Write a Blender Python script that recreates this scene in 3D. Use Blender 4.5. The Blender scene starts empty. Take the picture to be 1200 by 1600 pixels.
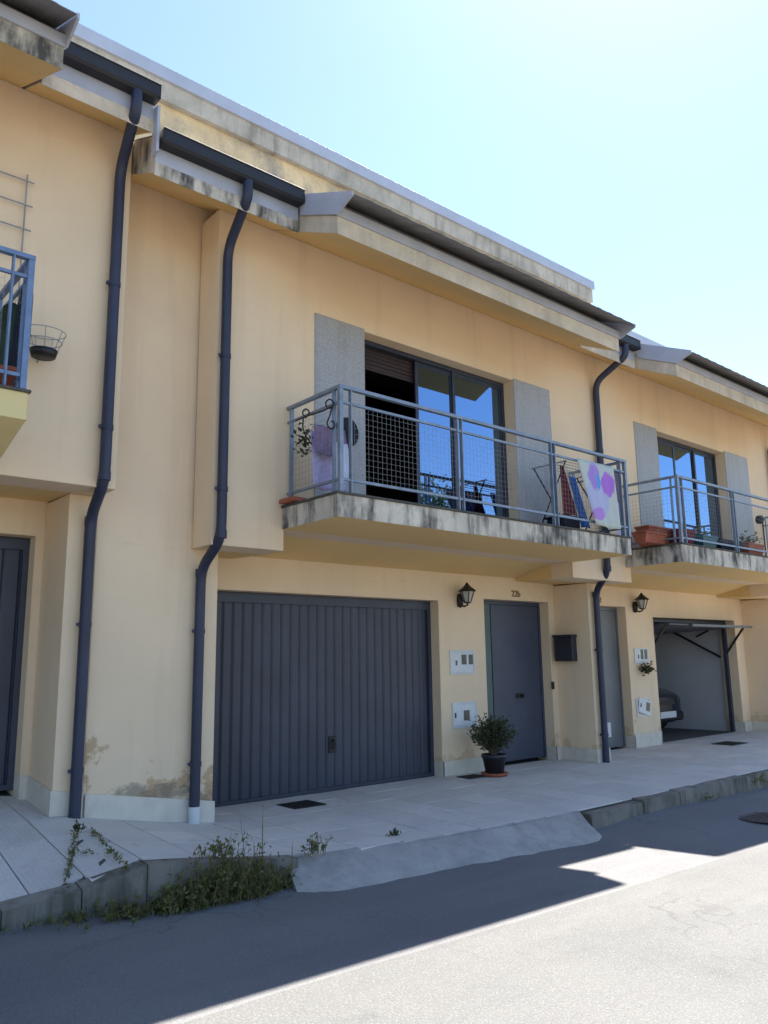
import bpy, math, random
from mathutils import Vector, Matrix
random.seed(7)
scene = bpy.context.scene
COL = scene.collection
# ------------------------------------------------------------------ camera
# world: X along the facade to the right, Y into the houses, Z up, camera over (0,0)
FPX, PITCH, YAW, ROLL = 1233.2, math.radians(10.55), math.radians(40.72), math.radians(-0.82)
CAM = Vector((0, 0, 1.6))
_F0 = Vector((math.sin(YAW), math.cos(YAW), 0)); _R0 = Vector((math.cos(YAW), -math.sin(YAW), 0)); _U0 = Vector((0, 0, 1))
FW = math.cos(PITCH)*_F0 + math.sin(PITCH)*_U0
_UU = math.cos(PITCH)*_U0 - math.sin(PITCH)*_F0
RT = math.cos(ROLL)*_R0 + math.sin(ROLL)*_UU
UP = math.cos(ROLL)*_UU - math.sin(ROLL)*_R0
cd = bpy.data.cameras.new('camera'); cam = bpy.data.objects.new('camera', cd); COL.objects.link(cam)
cd.sensor_fit = 'VERTICAL'; cd.sensor_height = 24; cd.sensor_width = 18
cd.lens = FPX/1600*24; cd.clip_end = 2000; cd.clip_start = 0.05
m3 = Matrix((RT, UP, -FW)).transposed()
cam.matrix_world = Matrix.Translation(CAM) @ m3.to_4x4()
scene.camera = cam
# ------------------------------------------------------------------ sky, sun, exposure
SUN = Vector((3.04, 1.38, 5.36)).normalized()
w = bpy.data.worlds.new('World'); scene.world = w; w.use_nodes = True
nt = w.node_tree; nt.nodes.clear()
sky = nt.nodes.new('ShaderNodeTexSky'); sky.sky_type = 'NISHITA'; sky.sun_disc = False
sky.sun_elevation = math.asin(SUN.z); sky.sun_rotation = math.atan2(SUN.x, SUN.y)
sky.air_density = 1.0; sky.dust_density = 0.3; sky.ozone_density = 2.5; sky.altitude = 50
bg = nt.nodes.new('ShaderNodeBackground'); bg.inputs[1].default_value = 0.068
wo = nt.nodes.new('ShaderNodeOutputWorld')
nt.links.new(sky.outputs[0], bg.inputs[0]); nt.links.new(bg.outputs[0], wo.inputs[0])
sl = bpy.data.lights.new('sun', 'SUN'); sl.energy = 4.7; sl.angle = math.radians(0.53); sl.color = (1, 0.94, 0.84)
so = bpy.data.objects.new('sun', sl); COL.objects.link(so); so.location = (20, 12, 30)
so.rotation_euler = SUN.to_track_quat('Z', 'Y').to_euler()
vs = scene.view_settings; vs.view_transform = 'Standard'; vs.look = 'None'; vs.gamma = 1; vs.use_curve_mapping = False
vs.exposure = 2.2

# ------------------------------------------------------------------ pixel helpers
def ray(x, y): return (x-600)/FPX*RT - (y-800)/FPX*UP + FW
def onY(x, y, Y):
    d = ray(x, y); return CAM + d*(Y/d.y)
def onX(x, y, X):
    d = ray(x, y); return CAM + d*(X/d.x)
def onF(x, y, f):
    d = ray(x, y); z = 0.2
    for _ in range(25):
        p = CAM + d*((z-1.6)/d.z); z = 0.5*z + 0.5*f(p.x, p.y)
    return p
def lut(pts, x):
    if x <= pts[0][0]: return pts[0][1]
    for (a, b), (c, e) in zip(pts, pts[1:]):
        if x <= c: return b + (e-b)*(x-a)/(c-a)
    return pts[-1][1]
def zroad(x, y=0):
    k = max(0, min(1, (x-5.8)/1.6))*max(0, min(1, (y-3.55)/.9))
    return 0.17 - 0.022*x + .075*k*k*(3-2*k)
_A = [(-5, .54), (2.1, .5), (2.36, .45), (3.3, .275), (3.6, .25), (4.5, .235), (25, .225)]
_B = [(-5, .24), (1.3, .234), (1.75, .235), (2.1, .36), (2.3, .40), (2.63, .34), (3.27, .257), (4, .235), (6, .21), (25, .2)]
def zpav(x, y):
    k = kerb_y(x); t = (min(y, 6.33)-k)/(6.33-k)
    z = lut(_B, x)*(1-t) + lut(_A, x)*t
    if y > 6.33 and x < 2.6: z += 0.1*(y-6.33)
    return z
def kerb_y(x): return lut([(-5, 5.0), (1.75, 5.0), (2.2, 4.82), (3.3, 4.78), (4.2, 4.62), (6, 4.52), (25, 4.5)], x)

# ------------------------------------------------------------------ materials
def new_mat(name):
    m = bpy.data.materials.new(name); m.use_nodes = True
    t = m.node_tree; b = t.nodes['Principled BSDF']; return m, t, b
def nd(t, typ, **kw):
    n = t.nodes.new(typ)
    for k, v in kw.items(): setattr(n, k, v)
    return n
def pos(t, scale=(1, 1, 1), obj=False):
    if obj: s = nd(t, 'ShaderNodeTexCoord').outputs['Object']
    else: s = nd(t, 'ShaderNodeNewGeometry').outputs['Position']
    mp = nd(t, 'ShaderNodeMapping'); mp.inputs['Scale'].default_value = scale
    t.links.new(s, mp.inputs[0]); return mp.outputs[0]
def noise(t, vec, scale, detail=4, rough=.55):
    n = nd(t, 'ShaderNodeTexNoise'); n.inputs['Scale'].default_value = scale; n.inputs['Detail'].default_value = detail
    n.inputs['Roughness'].default_value = rough; t.links.new(vec, n.inputs['Vector']); return n.outputs[0]
def ramp(t, fac, a, b, c0=(0, 0, 0, 1), c1=(1, 1, 1, 1)):
    r = nd(t, 'ShaderNodeValToRGB'); e = r.color_ramp.elements
    e[0].position = a; e[0].color = c0; e[1].position = b; e[1].color = c1
    t.links.new(fac, r.inputs[0]); return r.outputs[0]
def mix(t, fac, a, b, mode='MIX'):
    n = nd(t, 'ShaderNodeMix', data_type='RGBA', blend_type=mode)
    for s, v in ((n.inputs[0], fac), (n.inputs[6], a), (n.inputs[7], b)):
        if hasattr(v, 'is_linked'): t.links.new(v, s)
        elif isinstance(v, (int, float)): s.default_value = v
        else: s.default_value = (*v, 1) if len(v) == 3 else v
    return n.outputs[2]
def math_(t, op, a, b=None):
    n = nd(t, 'ShaderNodeMath', operation=op)
    for s, v in zip(n.inputs, (a, b)):
        if v is None: continue
        if hasattr(v, 'is_linked'): t.links.new(v, s)
        else: s.default_value = v
    return n.outputs[0]
def bump(t, b, h, strength, dist=.01, bevel=0):
    n = nd(t, 'ShaderNodeBump'); n.inputs['Strength'].default_value = strength; n.inputs['Distance'].default_value = dist
    t.links.new(h, n.inputs['Height'])
    if bevel:
        v = nd(t, 'ShaderNodeBevel', samples=3); v.inputs[0].default_value = bevel; t.links.new(v.outputs[0], n.inputs['Normal'])
    t.links.new(n.outputs[0], b.inputs['Normal'])
def col(b, t, c): t.links.new(c, b.inputs['Base Color'])
def plain(name, c, rough=.6, metal=0, var=.15, nscale=6, bmp=0):
    m, t, b = new_mat(name)
    n = noise(t, pos(t), nscale, 5)
    d = tuple(x*(1-var) for x in c); e = tuple(min(1, x*(1+var)) for x in c)
    col(b, t, mix(t, ramp(t, n, .3, .7), d, e))
    b.inputs['Roughness'].default_value = rough; b.inputs['Metallic'].default_value = metal
    if bmp: bump(t, b, noise(t, pos(t), 180, 3), bmp, .004)
    return m
def height_mask(t, z0, z1):
    s = nd(t, 'ShaderNodeSeparateXYZ'); t.links.new(nd(t, 'ShaderNodeNewGeometry').outputs['Position'], s.inputs[0])
    r = nd(t, 'ShaderNodeMapRange'); r.inputs[1].default_value = z0; r.inputs[2].default_value = z1
    r.inputs[3].default_value = 1; r.inputs[4].default_value = 0; t.links.new(s.outputs[2], r.inputs[0]); return r.outputs[0]
def plaster(name, c, damp=None, streak=.38):
    m, t, b = new_mat(name); p = pos(t)
    c2 = tuple(x*.9 for x in c)
    cc = mix(t, ramp(t, noise(t, p, .9, 5), .35, .7), c, c2)
    sv = noise(t, pos(t, (3.2, 3.2, .22)), 1.6, 5, .6)                       # long weather streaks
    cc = mix(t, math_(t, 'MULTIPLY', ramp(t, sv, .52, .74), streak), cc, tuple(x*k for x, k in zip(c, (.74, .72, .72))))
    cc = mix(t, math_(t, 'MULTIPLY', ramp(t, noise(t, p, 11, 4), .55, .8), .14), cc, tuple(x*.78 for x in c))
    if damp:
        hm = height_mask(t, damp[0], damp[1])
        pn = noise(t, p, 2.3, 7, .6)
        k = ramp(t, math_(t, 'ADD', pn, math_(t, 'MULTIPLY', math_(t, 'SUBTRACT', hm, 1.0), .30)), .455, .485)   # peeled, rusty render
        cc = mix(t, math_(t, 'MULTIPLY', k, damp[2]), cc, (.47, .30, .16))
        gm = height_mask(t, damp[0], damp[0]+.26)
        g = ramp(t, math_(t, 'MULTIPLY', noise(t, pos(t, (1.3, 1.3, 2.2)), 3.1, 7, .68), gm), .40, .52)
        cc = mix(t, math_(t, 'MULTIPLY', g, damp[2]*.8), cc, (.15, .13, .10))
    col(b, t, cc); b.inputs['Roughness'].default_value = .92
    cv = nd(t, 'ShaderNodeTexVoronoi', feature='DISTANCE_TO_EDGE'); cv.inputs['Scale'].default_value = .45
    wv = nd(t, 'ShaderNodeVectorMath', operation='ADD'); nz = nd(t, 'ShaderNodeTexNoise'); nz.inputs['Scale'].default_value = 1.7; nz.inputs['Detail'].default_value = 7; t.links.new(p, nz.inputs['Vector'])
    t.links.new(p, wv.inputs[0]); t.links.new(nz.outputs[1], wv.inputs[1]); t.links.new(wv.outputs[0], cv.inputs[0])
    ck = math_(t, 'MULTIPLY', ramp(t, cv.outputs[0], .0, .0035, (1, 1, 1, 1), (0, 0, 0, 1)), ramp(t, noise(t, p, .6, 2), .5, .62))
    col(b, t, mix(t, math_(t, 'MULTIPLY', ck, .28), cc, tuple(x*.6 for x in c)))
    hh = math_(t, 'ADD', math_(t, 'MULTIPLY', noise(t, p, 14, 3), 1.4), noise(t, p, 210, 4, .7))
    bump(t, b, hh, .25, .005, .010)
    return m
def stained(name, c, amount=.8, sc=1.0, dark=(.055, .052, .05), drip=.8, hs=5.0):
    m, t, b = new_mat(name); p = pos(t)
    base = mix(t, ramp(t, noise(t, p, 3.2, 6), .3, .7), c, tuple(x*.72 for x in c))
    st = noise(t, pos(t, (hs, hs, 1.2)), 1.1*sc, 5, .62)
    bl = noise(t, p, 1.3*sc, 5, .6)
    k = math_(t, 'MULTIPLY', ramp(t, math_(t, 'ADD', math_(t, 'MULTIPLY', st, .55), math_(t, 'MULTIPLY', bl, .45)), .47, .60), amount)
    cc = mix(t, k, base, dark)
    dr = noise(t, pos(t, (9, 9, .6)), 1.0, 5, .7)
    cc = mix(t, math_(t, 'MULTIPLY', math_(t, 'MULTIPLY', ramp(t, dr, .5, .62), ramp(t, noise(t, p, .8, 3), .4, .6)), amount*drip), cc, dark)
    cc = mix(t, math_(t, 'MULTIPLY', ramp(t, noise(t, p, 30, 4), .55, .72), .25), cc, (.13, .12, .09))
    col(b, t, cc); b.inputs['Roughness'].default_value = .95
    bump(t, b, noise(t, p, 120, 5, .7), .35, .006, .008)
    return m
WALLC = (.785, .61, .42)
M = {}
M['plaster'] = plaster('cream_plaster', WALLC)
M['plaster_damp'] = plaster('cream_plaster_damp', WALLC, damp=(.58, 1.3, .8))
M['plaster_base'] = plaster('cream_plaster_foot', WALLC, damp=(.36, .8, .4), streak=.3)
M['soffit'] = plaster('bounce_warmed_soffit_plaster', (.76, .53, .235), streak=.1)  # wall plaster; orange bounce light from below is put into its colour
M['attic'] = stained('stained_attic_plaster', (.84, .66, .40), .95, .9, (.30, .275, .235), .1, 1.6)
M['concrete'] = stained('weathered_concrete_edge', (.66, .59, .49), .97, 1.5)
M['concrete_mild'] = stained('lightly_weathered_concrete', (.68, .58, .45), .22, 1.2, (.25, .2, .15))
M['cornice'] = stained('cornice_concrete', (.58, .54, .46), .6, .9, (.2, .185, .16))
M['balcony_clean'] = plaster('yellow_balcony_paint', (.70, .57, .28), streak=.15)
M['plinth'] = plain('pale_stone_plinth', (.62, .56, .47), .7, var=.1, nscale=9, bmp=.1)
M['pipe'] = plain('dark_blue_pipe', (.020, .026, .058), .5, var=.22, nscale=3)
M['gutter'] = plain('dark_gutter_metal', (.016, .016, .021), .6, var=.25, nscale=3)
M['trim'] = plain('pale_grey_metal_trim', (.40, .41, .47), .5, var=.12, nscale=3)
M['coping'] = plain('pale_sheet_metal_coping', (.42, .46, .56), .45, var=.1, nscale=2)
M['sheet'] = plain('grey_corrugated_sheet', (.27, .255, .25), .6, var=.2, nscale=4)
M['rail'] = plain('blue_grey_painted_steel', (.20, .24, .30), .45, .25, var=.18, nscale=12)
M['rail_bluelit'] = plain('blue_lit_painted_steel', (.135, .20, .33), .45, .1, var=.15, nscale=12)  # same railing paint; the bluer light on this house is put into the colour
M['wire'] = plain('galvanised_wire', (.30, .30, .31), .6, .1)
M['dark'] = plain('black_iron', (.012, .011, .012), .5)
M['alu'] = plain('dark_window_aluminium', (.035, .042, .065), .4, .2)
M['door'] = plain('slate_blue_door_paint', (.048, .058, .092), .42, var=.14, nscale=2.5)
M['door_grey'] = plain('grey_door_paint', (.13, .14, .155), .45, var=.12, nscale=2.5)
M['doorside'] = plain('dark_teal_side_panel', (.055, .10, .105), .4)
M['letterbox'] = plain('charcoal_metal', (.026, .025, .036), .5)
M['garage'] = plain('dark_slate_garage_paint', (.036, .042, .068), .42, var=.22, nscale=2.2)
M['white_box'] = plain('off_white_plastic', (.60, .62, .63), .5, var=.08)
M['smoke'] = plain('smoked_plastic_window', (.05, .055, .06), .25)
M['terracotta'] = plain('terracotta', (.30, .085, .045), .8, var=.25, nscale=10)
M['pot_dark'] = plain('dark_plastic_pot', (.022, .022, .028), .5)
M['soil'] = plain('soil', (.04, .028, .018), .95)
M['room'] = plain('shade_dark_room_wall', (.075, .06, .055), .9)  # darkness of the room behind the panes is put into the wall colour
M['wood_red'] = plain('red_brown_wood', (.11, .03, .02), .5, var=.3, nscale=8)
M['shutter'] = plain('dark_brown_shutter', (.028, .013, .014), .55, var=.2)
M['garage_wall'] = plain('bare_garage_wall', (.46, .46, .48), .9, var=.08, nscale=2)
M['garage_floor'] = plain('dark_garage_floor', (.10, .10, .105), .85, var=.2)
M['rubber'] = plain('tyre_rubber', (.012, .012, .012), .8)
M['chrome'] = plain('wheel_metal', (.4, .4, .42), .3, .8)
M['lamp_glass'] = plain('frosted_lamp_glass', (.42, .40, .35), .2)
M['brown'] = plain('brown_enamel_digit', (.22, .13, .06), .6)
M['cloth_red'] = plain('dark_red_cloth', (.17, .022, .035), .95, var=.3, nscale=14)
M['cloth_blue'] = plain('blue_cloth', (.045, .17, .52), .95, var=.25, nscale=14)
M['cloth_navy'] = plain('dark_cloth', (.012, .016, .03), .95)
M['cloth_plum'] = plain('plum_grey_cloth', (.19, .14, .24), .95, var=.2, nscale=14)
M['cloth_lilac'] = plain('pale_lilac_cloth', (.42, .38, .62), .95, var=.15, nscale=14)
M['cloth_pale'] = plain('pale_blue_cloth', (.50, .56, .72), .95, var=.1, nscale=14)
M['teal'] = plain('teal_plastic', (.02, .11, .15), .5)
M['grate'] = plain('dark_iron_grate', (.035, .034, .034), .6, .4)
M['manhole'] = plain('rusty_iron_cover', (.06, .045, .045), .7, .3, var=.35, nscale=20)
M['earth'] = plain('dry_ground', (.17, .145, .10), .95, var=.25, nscale=.4)
M['hill'] = plain('wooded_hill', (.06, .075, .04), .95, var=.4, nscale=.15)
M['bark'] = plain('bark', (.11, .08, .055), .9, var=.3, nscale=14)

def make_glass():
    m, t, b = new_mat('tinted_window_glass')
    out = t.nodes['Material Output']; t.nodes.remove(b)
    tr = nd(t, 'ShaderNodeBsdfTransparent'); tr.inputs[0].default_value = (.35, .37, .42, 1)
    gl = nd(t, 'ShaderNodeBsdfGlossy'); gl.inputs[0].default_value = (.34, .55, .88, 1); gl.inputs['Roughness'].default_value = .012
    lw = nd(t, 'ShaderNodeLayerWeight'); lw.inputs[0].default_value = .55
    k = math_(t, 'ADD', math_(t, 'MULTIPLY', lw.outputs[0], .45), .42)
    mx = nd(t, 'ShaderNodeMixShader'); t.links.new(k, mx.inputs[0]); t.links.new(tr.outputs[0], mx.inputs[1]); t.links.new(gl.outputs[0], mx.inputs[2])
    n = nd(t, 'ShaderNodeBump'); n.inputs['Strength'].default_value = .02; n.inputs['Distance'].default_value = .01
    t.links.new(noise(t, pos(t), 1.5, 1), n.inputs['Height']); t.links.new(n.outputs[0], gl.inputs['Normal'])
    t.links.new(mx.outputs[0], out.inputs[0]); return m
M['glass'] = make_glass()
def make_granite():
    m, t, b = new_mat('grey_granite'); p = pos(t)
    v = nd(t, 'ShaderNodeTexVoronoi'); v.inputs['Scale'].default_value = 95; t.links.new(p, v.inputs[0])
    c = mix(t, ramp(t, v.outputs['Distance'], .15, .55), (.15, .155, .165), (.40, .40, .41))
    c = mix(t, ramp(t, noise(t, p, 26, 5, .7), .42, .62), c, (.34, .345, .36))
    c = mix(t, math_(t, 'MULTIPLY', ramp(t, noise(t, pos(t, (4, 4, .5)), 2, 4), .5, .75), .35), c, (.17, .17, .18))
    col(b, t, c); b.inputs['Roughness'].default_value = .55; return m
M['granite'] = make_granite()
def make_asphalt(name, a, d, sp):
    m, t, b = new_mat(name); p = pos(t)
    c = mix(t, ramp(t, noise(t, p, .7, 6, .6), .3, .72), a, d)
    c = mix(t, math_(t, 'MULTIPLY', ramp(t, noise(t, pos(t, (.35, 2.2, 1)), 1.3, 5), .5, .7), .35), c, tuple(x*1.25 for x in d))
    v = nd(t, 'ShaderNodeTexVoronoi'); v.inputs['Scale'].default_value = sp; t.links.new(p, v.inputs[0])
    c = mix(t, math_(t, 'MULTIPLY', ramp(t, v.outputs['Distance'], .05, .40, (1, 1, 1, 1), (0, 0, 0, 1)), .6), c, tuple(x*1.9 for x in d))
    g = noise(t, p, sp*1.6, 3, .7)
    c = mix(t, math_(t, 'MULTIPLY', ramp(t, g, .52, .66), .55), c, tuple(x*.45 for x in a))
    c = mix(t, math_(t, 'MULTIPLY', ramp(t, noise(t, pos(t, (.25, 1.6, 1)), 1.0, 4), .55, .62), .22), c, tuple(x*.72 for x in a))
    c = mix(t, math_(t, 'MULTIPLY', ramp(t, noise(t, p, 2.4, 7, .7), .60, .68), .30), c, tuple(x*.55 for x in a))
    col(b, t, c); b.inputs['Roughness'].default_value = .9
    cr = nd(t, 'ShaderNodeTexVoronoi', feature='DISTANCE_TO_EDGE'); cr.inputs['Scale'].default_value = .55
    wv = nd(t, 'ShaderNodeVectorMath', operation='ADD'); nz = nd(t, 'ShaderNodeTexNoise'); nz.inputs['Scale'].default_value = 2.2; nz.inputs['Detail'].default_value = 6; t.links.new(p, nz.inputs['Vector'])
    t.links.new(p, wv.inputs[0]); t.links.new(nz.outputs[1], wv.inputs[1]); t.links.new(wv.outputs[0], cr.inputs[0])
    ck = math_(t, 'MULTIPLY', ramp(t, cr.outputs[0], .0, .009, (1, 1, 1, 1), (0, 0, 0, 1)), ramp(t, noise(t, p, .5, 2), .45, .6))
    c = mix(t, math_(t, 'MULTIPLY', ck, .55), c, tuple(x*.45 for x in a)); col(b, t, c)
    bump(t, b, math_(t, 'ADD', v.outputs['Distance'], g), .35, .006); return m
M['asphalt'] = make_asphalt('worn_asphalt', (.112, .112, .122), (.150, .148, .150), 110)
M['asphalt_new'] = make_asphalt('coarse_asphalt', (.086, .087, .089), (.113, .113, .113), 75)
M['ramp'] = stained('mortar_ramp', (.37, .35, .33), .45, 1.5, (.19, .18, .17), .2)
M['kerb'] = stained('kerb_stone', (.24, .215, .185), .75, 1.6, (.055, .052, .035))
M['mortar'] = plain('dark_joint_mortar', (.075, .07, .062), .95, var=.3, nscale=20)
def make_tile(name, ribs):
    m, t, b = new_mat(name); p = pos(t)
    oi = nd(t, 'ShaderNodeObjectInfo')
    c = mix(t, oi.outputs['Random'], (.53, .495, .455), (.61, .575, .53))
    c = mix(t, math_(t, 'MULTIPLY', ramp(t, noise(t, p, 2.1, 6, .65), .45, .7), .38), c, (.36, .355, .36))
    c = mix(t, math_(t, 'MULTIPLY', ramp(t, noise(t, p, 34, 4, .7), .55, .75), .4), c, (.28, .275, .27))
    c = mix(t, math_(t, 'MULTIPLY', ramp(t, noise(t, p, 7, 5, .7), .62, .70), .35), c, (.22, .20, .18))
    col(b, t, c); b.inputs['Roughness'].default_value = .75
    h = noise(t, p, 150, 3)
    if ribs:
        wv = nd(t, 'ShaderNodeTexWave', wave_type='BANDS', bands_direction='X'); wv.inputs['Scale'].default_value = 10
        t.links.new(nd(t, 'ShaderNodeTexCoord').outputs['Object'], wv.inputs[0])
        h = math_(t, 'ADD', math_(t, 'MULTIPLY', h, .25), wv.outputs[1]); bump(t, b, h, .55, .006)
    else: bump(t, b, h, .2, .004)
    return m
M['tile'] = make_tile('grey_paving_tile', False); M['tile_rib'] = make_tile('ribbed_paving_tile', True)
def make_leaf(name, a, d):
    m, t, b = new_mat(name)
    n = noise(t, pos(t), 22, 2)
    col(b, t, mix(t, ramp(t, n, .3, .7), a, d)); b.inputs['Roughness'].default_value = .55
    tl = nd(t, 'ShaderNodeBsdfTranslucent'); tl.inputs[0].default_value = (*[x*1.4 for x in d], 1)
    mx = nd(t, 'ShaderNodeMixShader'); mx.inputs[0].default_value = .3
    t.links.new(b.outputs[0], mx.inputs[1]); t.links.new(tl.outputs[0], mx.inputs[2]); t.links.new(mx.outputs[0], t.nodes['Material Output'].inputs[0]); return m
M['leaf'] = make_leaf('dark_leaf', (.025, .036, .015), (.06, .082, .028))
M['weed'] = make_leaf('weed_leaf', (.055, .065, .018), (.17, .175, .055))
M['dry_stem'] = plain('dry_stem', (.16, .13, .06), .8, var=.3, nscale=20)
M['cactus'] = make_leaf('cactus_green', (.015, .035, .022), (.03, .065, .04))
def make_towel():
    m, t, b = new_mat('printed_towel')
    s = nd(t, 'ShaderNodeSeparateXYZ'); tc = nd(t, 'ShaderNodeTexCoord'); t.links.new(tc.outputs['Object'], s.inputs[0])
    base = (.46, .50, .47)
    def blob(cx, cz, rx, rz, wob=.35):
        dx = math_(t, 'DIVIDE', math_(t, 'SUBTRACT', s.outputs[0], cx), rx); dz = math_(t, 'DIVIDE', math_(t, 'SUBTRACT', s.outputs[2], cz), rz)
        r = math_(t, 'ADD', math_(t, 'MULTIPLY', dx, dx), math_(t, 'MULTIPLY', dz, dz))
        r = math_(t, 'ADD', r, math_(t, 'MULTIPLY', math_(t, 'SUBTRACT', noise(t, tc.outputs['Object'], 7, 2), .5), wob*4))
        return ramp(t, r, .65, 1.12, (1, 1, 1, 1), (0, 0, 0, 1))
    c = mix(t, blob(.02, -.42, .24, .26), base, (.40, .42, .60))
    c = mix(t, blob(-.04, -.16, .13, .17), c, (.33, .22, .58))
    c = mix(t, blob(.22, -.22, .13, .16), c, (.36, .15, .56))
    c = mix(t, blob(.03, -.22, .06, .10), c, (.10, .28, .62))
    c = mix(t, blob(.02, -.60, .13, .08), c, (.40, .22, .58))
    col(b, t, c); b.inputs['Roughness'].default_value = .95
    bump(t, b, noise(t, tc.outputs['Object'], 260, 2), .3, .003); return m
M['towel'] = make_towel()
def make_paint():
    m, t, b = new_mat('dark_green_car_paint'); b.inputs['Base Color'].default_value = (.012, .02, .032, 1)
    b.inputs['Roughness'].default_value = .25; b.inputs['Coat Weight'].default_value = .6; return m
M['car'] = make_paint()

# ------------------------------------------------------------------ mesh building
class MB:
    def __init__(s): s.v = []; s.f = []; s.mi = []; s.sm = []
    def add(s, vs, fs, mi=0, smooth=False):
        o = len(s.v); s.v += [tuple(v) for v in vs]
        for f in fs: s.f.append([i+o for i in f]); s.mi.append(mi); s.sm.append(smooth)
        return s
    def box(s, x0, x1, y0, y1, z0, z1, mi=0):
        return s.hexa([(x0, y0, z0), (x1, y0, z0), (x1, y1, z0), (x0, y1, z0), (x0, y0, z1), (x1, y0, z1), (x1, y1, z1), (x0, y1, z1)], mi)
    def hexa(s, v, mi=0):
        return s.add(v, [(0, 3, 2, 1), (4, 5, 6, 7), (0, 1, 5, 4), (1, 2, 6, 5), (2, 3, 7, 6), (3, 0, 4, 7)], mi)
    def bbox(s, x0, x1, y0, y1, z0, z1, r=.006, mi=0):
        """box with chamfered edges"""
        import bmesh
        bm = bmesh.new(); vs = [bm.verts.new(p) for p in ((x0, y0, z0), (x1, y0, z0), (x1, y1, z0), (x0, y1, z0), (x0, y0, z1), (x1, y0, z1), (x1, y1, z1), (x0, y1, z1))]
        for f in ((0, 3, 2, 1), (4, 5, 6, 7), (0, 1, 5, 4), (1, 2, 6, 5), (2, 3, 7, 6), (3, 0, 4, 7)): bm.faces.new([vs[i] for i in f])
        bmesh.ops.bevel(bm, geom=bm.edges[:], offset=r, segments=1, affect='EDGES')
        bm.verts.index_update(); s.add([v.co for v in bm.verts], [[v.index for v in f.verts] for f in bm.faces], mi); bm.free(); return s
    def prism(s, poly, x0, x1, mi=0):
        """(y,z) outline, counter-clockwise seen from -X ... extruded along X"""
        n = len(poly); vs = [(x0, y, z) for y, z in poly] + [(x1, y, z) for y, z in poly]
        fs = [list(range(n)), list(range(2*n-1, n-1, -1))] + [(i, i+n, (i+1) % n+n, (i+1) % n) for i in range(n)]
        return s.add(vs, fs, mi)
    def tube(s, pts, r, n=8, mi=0, cap=True):
        pts = [Vector(p) for p in pts]; rs = r if isinstance(r, (list, tuple)) else [r]*len(pts)
        vs = []; u = None
        for i, p in enumerate(pts):
            d = (pts[min(i+1, len(pts)-1)]-pts[max(i-1, 0)]).normalized()
            if u is None: u = d.orthogonal().normalized()
            u = (u-d*u.dot(d)).normalized(); v = d.cross(u)
            vs += [p+rs[i]*(math.cos(2*math.pi*k/n)*u+math.sin(2*math.pi*k/n)*v) for k in range(n)]
        fs = [(i*n+k, i*n+(k+1) % n, (i+1)*n+(k+1) % n, (i+1)*n+k) for i in range(len(pts)-1) for k in range(n)]
        s.add(vs, fs, mi, True)
        if cap: s.add(vs[:n], [list(range(n))[::-1]], mi); s.add(vs[-n:], [list(range(n))], mi)
        return s
    def lathe(s, prof, cx, cy, n=20, mi=0, smooth=True):
        vs = [(cx+r*math.cos(2*math.pi*k/n), cy+r*math.sin(2*math.pi*k/n), z) for r, z in prof for k in range(n)]
        fs = [(i*n+k, i*n+(k+1) % n, (i+1)*n+(k+1) % n, (i+1)*n+k) for i in range(len(prof)-1) for k in range(n)]
        s.add(vs, fs, mi, smooth); return s
    def bar(s, a, b, w, h, mi=0):
        """flat bar between two points: w across (horizontal), h the other way"""
        a = Vector(a); b = Vector(b); d = (b-a).normalized()
        u = d.cross(Vector((0, 0, 1)))
        u = Vector((1, 0, 0)) if u.length < 1e-3 else u.normalized()
        v = u.cross(d)
        c = [(-w/2, -h/2), (w/2, -h/2), (w/2, h/2), (-w/2, h/2)]
        return s.hexa([a+u*p+v*q for p, q in c]+[b+u*p+v*q for p, q in c], mi)
    def build(s, name, mats, parent=None, normals=True, **props):
        me = bpy.data.meshes.new(name); me.from_pydata(s.v, [], s.f)
        if not isinstance(mats, (list, tuple)): mats = [mats]
        for m in mats: me.materials.append(M[m])
        me.polygons.foreach_set('material_index', s.mi); me.polygons.foreach_set('use_smooth', s.sm)
        if normals:
            import bmesh
            bm = bmesh.new(); bm.from_mesh(me); bmesh.ops.recalc_face_normals(bm, faces=bm.faces[:]); bm.to_mesh(me); bm.free()
        me.update()
        o = bpy.data.objects.new(name, me); COL.objects.link(o)
        if parent: o.parent = parent
        for k, v in props.items(): o[k] = v
        return o
def thing(name, label, cat, loc=(0, 0, 0), group=None):
    o = bpy.data.objects.new(name, None); o.empty_display_size = .2; COL.objects.link(o)
    o.location = loc; o['label'] = label; o['category'] = cat
    if group: o['group'] = group
    return o
def tag(o, label, cat, group=None):
    o['label'] = label; o['category'] = cat
    if group: o['group'] = group
    return o
def B(name, mat, parent, *boxes, **kw):
    mb = MB()
    for b in boxes: mb.box(*b)
    return mb.build(name, mat, parent, **kw)
def leafy(mb, pts, size, mi=0, rnd=random, up=.3):
    """small bent leaves at given points"""
    for p in pts:
        p = Vector(p); L = size*rnd.uniform(.6, 1.4); a = rnd.uniform(0, 2*math.pi); e = rnd.uniform(-.5, 1.2)*up*2
        d = Vector((math.cos(a)*math.cos(e), math.sin(a)*math.cos(e), math.sin(e))); sd = d.cross(Vector((0, 0, 1)))
        sd = sd.normalized() if sd.length > 1e-3 else Vector((1, 0, 0)); sd = (sd*math.cos(rnd.uniform(-1, 1)) + d.cross(sd)*math.sin(rnd.uniform(-1, 1))).normalized()
        n = d.cross(sd)
        mb.add([p, p+d*L*.5+sd*L*.28+n*L*.08, p+d*L-n*L*.1, p+d*L*.5-sd*L*.28+n*L*.08], [(0, 1, 2), (0, 2, 3)], mi)

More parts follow.
